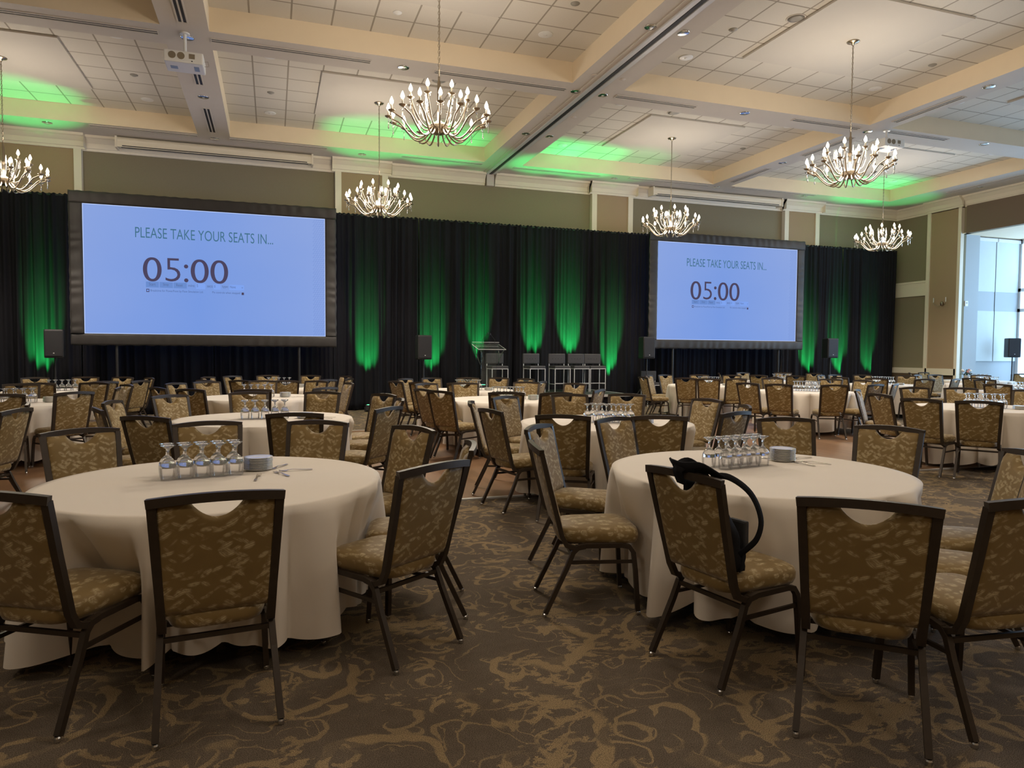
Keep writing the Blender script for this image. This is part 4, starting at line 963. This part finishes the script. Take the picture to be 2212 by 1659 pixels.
def table(t, cx, cy):
    fl = .012 if (-6.6 < cx < 12.3 and 6.72 < cy < 13.15) else 0
    o = empty('round_table', (cx, cy, fl)); b = MB(); b.lathe([(0, TH - .035), (TR - .02, TH - .035), (TR - .014, TH - .02), (TR - .02, TH - .006), (0, TH - .006)], 48); b.build('tabletop', MAT['cream'], o)
    for k in range(4):
        a = k * pi / 2 + .6; c, s = cos(a), sin(a); b = MB(); b.tube([(.3 * c, .3 * s, TH - .04), (.46 * c, .46 * s, TH - .06), (.50 * c, .50 * s, TH - .14), (.50 * c, .50 * s, .0)], .015, 8); b.build('leg', MAT['alu'], o)
    tag(o, 'round banquet table under the white cloth, ' + TNAME[t], 'table', 'round banquet tables')
    # draped cloth with folds, tucked back where chairs push in
    rnd = random.Random(hash_t(t)); n = 360; near = []
    for (tt, x, y, a) in CHAIRS:
        d = hypot(x - cx, y - cy)
        if d < 2.0: fx, fy = x - sin(radians(a)) * .565, y + cos(radians(a)) * .565; near.append((atan2(fy - cy, fx - cx), hypot(fx - cx, fy - cy)))
    nf = rnd.choice((14, 15, 16)); ph = [rnd.uniform(0, 6.28) for _ in range(6)]
    fold = []
    for k in range(n):
        a = 2 * pi * k / n; q = nf * a / 2 + ph[0] + .9 * sin(2 * a + ph[1]) + .45 * sin(5 * a + ph[2])
        amp = .62 + .38 * sin(3 * a + ph[3]) * sin(5 * a + ph[4]); fold.append((abs(sin(q)) ** .85 * 1.30 - .78) * amp + .05 * sin(17 * a + ph[5]))
    rows = [(0, TH + .001)] + [(r, TH + .001) for r in (.3, .6, .85)] + [(TR + .002, TH)]
    for k in range(1, 15): rows.append((None, TH - .003 - (TH - .003 - .085) * k / 14))
    vs = [(0, 0, TH + .001)]; fs = []
    for j, (r, z) in enumerate(rows[1:]):
        for k in range(n):
            a = 2 * pi * k / n
            if r is not None: rr = r; zz = z
            else:
                t_ = (TH - z) / (TH - .085); rr = TR + .006 + fold[k] * .24 * t_ ** .6 + .01 * t_; zz = z
                if z < .72:
                    for na, nr in near:
                        da = abs((a - na + pi) % (2 * pi) - pi)
                        if da < .30 and nr < rr + .02:
                            lim = nr - .02 + fold[k] * .05; g = 1 if da < .20 else max(0, 1 - (da - .20) / .10)
                            g = g * g * (3 - 2 * g) * min(1, (.72 - z) / .28); rr = rr + (min(rr, lim) - rr) * g
                zz += t_ ** 3 * (.030 * sin(2 * a + ph[4]) + .014 * sin(7 * a) - fold[k] * .035)
            vs.append((rr * cos(a), rr * sin(a), zz))
    for k in range(n): fs.append((0, 1 + k, 1 + (k + 1) % n))
    for j in range(len(rows) - 2):
        for k in range(n): a = 1 + j * n + k; b_ = 1 + j * n + (k + 1) % n; fs.append((a, a + n, b_ + n, b_))
    c = mesh('tablecloth', vs, fs, MAT['cloth'], None, True, loc=(cx, cy, fl))
    tag(c, 'off-white floor-length cloth draped over the ' + TNAME[t], 'tablecloth', 'white round tablecloths')
def hash_t(t): return int(t[1:]) * 13 + 5
for t, (cx, cy) in TABLES.items(): table(t, cx, cy)

# ------------------------------------------------------------------ glasses, plates, forks
def floor_z(x, y): return .012 if (-6.6 < x < 12.3 and 6.72 < y < 13.15) else 0
def at(px, py, z):
    d = CF * F_PX + CR * (px - 1106) - CU * (py - 829.5); k = (z - CAM_H) / d.z; return d.x * k, d.y * k
gl = MB(); gl.m = 0    # upside-down stemmed goblet, rim on the cloth, foot on top
gl.lathe([(.0385, 0), (.0425, .025), (.0440, .05), (.0432, .068)], 28); gl.f = [f for f in gl.f if len(f) == 4]; gl.i = [0] * len(gl.f); gl.m = 1
gl.lathe([(.0415, .068), (.0432, .068), (.0405, .085), (.034, .101), (.022, .115), (.011, .123)], 28)
gl.lathe([(0, .116), (.010, .119), (.0115, .1235), (.007, .130), (.0055, .142), (.006, .160), (.012, .174), (.030, .186), (.0375, .190), (.0380, .1925), (.0, .1945)], 28)
def glass_mesh():
    return gl.build('stemmed_glass', None, None, True, mats=[MAT['thin'], MAT['glass']])
g0 = glass_mesh(); used = [False]
def put(proto, used, loc, lab, cat, grp, rz=0):
    o = proto if not used[0] else proto.copy()
    if used[0]: COL.objects.link(o)
    used[0] = True; o.location = loc; o.rotation_euler.z = rz; return tag(o, lab, cat, grp)
# first and last foot of a row in the picture, how many, second row offset
ROWS = {'T1': ((363, 962), (509, 954), 5, 0), 'T2': ((1568, 947), (1648, 941), 5, .5), 'T3': ((528, 866), (608, 866), 5, 0), 'T4': ((1268, 871.5), (1326, 871.5), 5, .5), 'T5': ((1072, 837), (1116, 837), 5, .5), 'T6': ((528, 831.5), (582, 831.5), 5, 0),
        'T7': ((10, 841), (60, 840), 5, .3), 'T8': ((110, 821), (156, 820), 5, 0), 'T9': ((581, 815), (624, 815), 5, 0), 'T10': ((992, 821), (1032, 821), 5, .3), 'T11': None, 'T12': None, 'T13': None, 'T14': None, 'T15': None, 'T16': None, 'T17': None, 'T18': None}
for t, r in ROWS.items():
    cx, cy = TABLES[t]; fz = floor_z(cx, cy)
    if r and t in ('T1', 'T2'):
        a = Vector(at(*r[0], .945)); b_ = Vector(at(*r[1], .945))
        d = (b_ - a); d.normalize(); step = (b_ - a).length / 4
    else:
        c = Vector((cx, cy)); u = c.normalized(); d = Vector((u.y, -u.x)); d.rotate(Matrix.Rotation(.12 * sin(cx * 3), 2)); step = .098
        a = c - d * step * 2 - u * .05
    nrm = Vector((-d.y, d.x)); off = r[3] if r else .4
    for k in range(10 + (1 if t in ('T2',) else 0)):
        row = 0 if k < 5 else 1; i = k if k < 5 else k - 5
        p = a + d * step * (i + (off if row else 0)) + nrm * (.098 * row)
        if t == 'T2' and k == 10: p = a - d * step * .5 + nrm * .098
        q = i + (1 if t == 'T2' and row else 0); w = 'leftmost' if q == 0 or k == 10 else 'rightmost' if i == 4 else ORD[q] + 'from left'
        put(g0, used, (p.x, p.y, TH + .002 + fz), 'upside-down stemmed glass, %s row, %s, %s' % (('front', 'back')[row], w, TNAME[t]), 'glass', 'glasses on the ' + TNAME[t], k * .7)
pl = MB(); pl.lathe([(0, .003), (.045, .003), (.052, .0), (.055, .003), (.083, .0095), (.084, .0115), (.055, .007), (.048, .006), (0, .006)], 36)
p0 = pl.build('dessert_plate', MAT['porcelain'], None, True); pu = [False]
PL = {'T1': (558, 1012, 10), 'T2': (1690, 993, 11), 'T3': (655, 893, 7), 'T4': (1357, 896, 6), 'T5': (1137, 861, 9), 'T6': (600, 851, 9), 'T7': (70, 864, 9), 'T8': (170, 834, 8), 'T9': (643, 833, 8), 'T10': (1082, 830, 6), 'T11': (1580, 829, 5), 'T12': (1716, 841, 8), 'T14': (1955, 826, 6), 'T15': (2210, 880, 6)}
def ordn(k): return ['first', 'second', 'third', 'fourth', 'fifth', 'sixth', 'seventh', 'eighth', 'ninth', 'tenth', 'eleventh'][k]
for t, (px, py, n) in PL.items():
    cx, cy = TABLES[t]; fz = floor_z(cx, cy)
    if t in ('T1', 'T2'): x, y = at(px, py, .76)
    else:
        u = Vector((cx, cy)).normalized(); v = Vector((u.y, -u.x)); q = Vector((cx, cy)) + v * .40 - u * .08; x, y = q
    rr = random.Random(n)
    for k in range(n):
        put(p0, pu, (x + rr.uniform(-.0015, .0015), y + rr.uniform(-.0015, .0015), TH + .002 + fz + k * .0077), 'white dessert plate, %s from the bottom of the stack, %s' % (ordn(k), TNAME[t]) if k < n - 1 else 'top white dessert plate of the stack, ' + TNAME[t], 'plate', 'plate stack on the ' + TNAME[t])
fk = MB(); 
def fork_mesh():
    vs = []; fs = []
    prof = [(-.095, .0055, .002), (-.09, .0085, .002), (-.03, .0062, .004), (.02, .0040, .008), (.045, .0045, .006), (.055, .0105, .002), (.068, .0125, .0015)]
    for x, w, z in prof: vs += [(x, -w, z), (x, w, z), (x, w, z + .0022), (x, -w, z + .0022)]
    for k in range(len(prof) - 1):
        for j in range(4): fs.append((k * 4 + j, k * 4 + (j + 1) % 4, k * 4 + 4 + (j + 1) % 4, k * 4 + 4 + j))
    fs += [(0, 1, 2, 3), tuple(len(vs) - 4 + j for j in (3, 2, 1, 0))]
    fk.add(vs, fs)
    for q in range(4): y = -.0105 + q * .007; fk.tube([(.066, y, .0025), (.085, y, .003), (.100, y, .006)], 0, flat=(.003, .0018, (0, 0, 1)))
    return fk.build('dessert_fork', MAT['steel'])
f0 = fork_mesh(); fu = [False]
def put_fork(px0, py0, px1, py1, t, lab):     # handle end and tine end
    cx, cy = TABLES[t]; fz = floor_z(cx, cy); a = at(px0, py0, .755); b_ = at(px1, py1, .755); m = ((a[0] + b_[0]) / 2, (a[1] + b_[1]) / 2)
    put(f0, fu, (m[0], m[1], TH + .003 + fz), lab, 'fork', 'forks beside the plates', atan2(b_[1] - a[1], b_[0] - a[0]))
put_fork(667, 1014, 612, 1017, 'T1', 'steel fork pointing left from the right, left front table')
put_fork(629, 1030, 590, 1018, 'T1', 'steel fork in front of right fork, left front table')
put_fork(550, 1040, 561, 1024, 'T1', 'steel fork lying before the plate stack, left front table')
put_fork(620, 1003, 588, 1013, 'T1', 'steel fork behind the plate stack, left front table')
put_fork(1790, 1002, 1735, 997, 'T2', 'steel fork reaching farthest right, right front table')
put_fork(1768, 1008, 1706, 996, 'T2', 'steel fork nearest camera beside plates, right front table')
put_fork(1750, 988, 1712, 991, 'T2', 'steel fork just behind the plates, right front table')
put_fork(1608, 985, 1655, 990, 'T2', 'steel fork lying among the glasses, right front table')
for t in ('T3', 'T5', 'T6', 'T7', 'T12', 'T15'):
    cx, cy = TABLES[t]; u = Vector((cx, cy)).normalized(); v = Vector((u.y, -u.x))
    for k, (e, f, r) in enumerate(((.62, -.10, .1), (.58, -.20, -.4))):
        q = Vector((cx, cy)) + v * e + u * f
        put(f0, fu, (q.x, q.y, TH + .003 + floor_z(cx, cy)), 'steel fork right of the plates, %s one, %s' % (('farther', 'nearer')[k], TNAME[t]), 'fork', 'forks beside the plates', atan2(-v.y, -v.x) + r)
# flowers on the table by the sconce
o = empty('flower_centrepiece', (19.2 - .25, 14.9, TH + .002)); b = MB(); b.lathe([(0, 0), (.05, 0), (.07, .05), (.06, .14), (.05, .15)], 16); b.build('vase', MAT['grey'], o, True)
rr = random.Random(4); b = MB()
for k in range(40):
    a = rr.uniform(0, 6.28); r = rr.uniform(0, .16); z = .17 + rr.uniform(0, .14) * (1 - r / .2); c = Vector((r * cos(a), r * sin(a), z)); d = Vector((rr.uniform(-1, 1), rr.uniform(-1, 1), rr.uniform(0, 1))).normalized() * .06; e = d.cross(Vector((.3, .2, 1))).normalized() * .018
    b.quad(c - d, c + e, c + d, c - e)
b.build('leaves', MAT['leaf'], o)
for k in range(7):
    a = rr.uniform(0, 6.28); r = rr.uniform(.02, .12); b = MB(); b.lathe([(0, -.02), (.03, -.01), (.035, .01), (.02, .03), (0, .032)], 10, (r * cos(a), r * sin(a), .26 + rr.uniform(-.03, .05))); b.build('blossom', MAT['petal'] if k % 3 else MAT['white'], o, True)
tag(o, 'flower arrangement in a vase on the far right table', 'flowers')

def spline(P, m=6):
    P = [Vector(p) for p in P]; out = []
    for i in range(len(P) - 1):
        p0, p1, p2, p3 = P[max(i - 1, 0)], P[i], P[i + 1], P[min(i + 2, len(P) - 1)]
        for k in range(m): t = k / m; out.append(.5 * ((2 * p1) + (-p0 + p2) * t + (2 * p0 - 5 * p1 + 4 * p2 - p3) * t * t + (-p0 + 3 * p1 - 3 * p2 + p3) * t ** 3))
    return out + [P[-1]]
# ------------------------------------------------------------------ backpack hung over the chair at the right front table
_, bx, by, ba = CHAIRS[BAG_CHAIR]
o = empty('backpack', (bx, by, 0), radians(ba))
nu, nv = 16, 18; vs = []; fs = []
for j in range(nv + 1):
    v = j / nv; z = .50 + .40 * v; wd = .145 * (1 - .35 * v ** 3) * (.86 + .14 * sin(pi * min(1, v * 1.4))); dp = .085 * (1 - .55 * v ** 1.5) * (.75 + .25 * sin(pi * v)); yc = .155 - .13 * v
    for i in range(nu):
        a = 2 * pi * i / nu; c, s = cos(a), sin(a); x = abs(c) ** .6 * (1 if c > 0 else -1) * wd; y = abs(s) ** .6 * (1 if s > 0 else -1) * dp
        vs.append((x + .05 + .008 * sin(5 * v * pi + a * 2), yc + y + .006 * sin(9 * v + 3 * a), z))
for j in range(nv):
    for i in range(nu): a = j * nu + i; b_ = j * nu + (i + 1) % nu; fs.append((a, b_, b_ + nu, a + nu))
fs += [tuple(range(nu))[::-1], tuple(nv * nu + i for i in range(nu))]
mesh('bag_body', vs, fs, MAT['nylon'], o, True)
b = MB(); b.tube(spline([(.02, -.045, .89), (.03, -.08, .955), (.06, -.05, .985), (.09, .0, .95), (.10, .05, .88)]), 0, flat=(.055, .008, (0, 1, 0))); b.build('top_strap', MAT['nylon'], o, True)
b = MB(); b.tube(spline([(-.02, .04, .90), (-.05, -.02, .97), (-.01, -.07, .975), (.06, -.07, .97), (.13, -.03, .975), (.16, .05, .93)]), 0, flat=(.05, .008, (0, 1, .4))); b.build('grab_handle', MAT['nylon'], o, True)
b = MB(); b.tube(spline([(.12, .03, .93), (.17, .09, .93), (.22, .17, .86), (.245, .21, .75), (.235, .20, .66), (.20, .16, .60), (.16, .14, .55)]), 0, flat=(.028, .006, (1, 0, .3))); b.build('shoulder_strap', MAT['nylon'], o, True)
b = MB(); b.tube(spline([(.16, .15, .60), (.19, .17, .58), (.185, .16, .52), (.18, .165, .505)]), 0, flat=(.022, .004, (1, 0, 0))); b.build('webbing_tail', MAT['nylon'], o, True)
b = MB(); b.box((.07, .20, .58), (.17, .225, .72), .01); b.build('front_pocket', pbr('grey pocket cloth', (.05, .05, .055), .8, 0, .3, 60), o)
tag(o, 'black backpack hanging over a chair at the right front table', 'backpack')
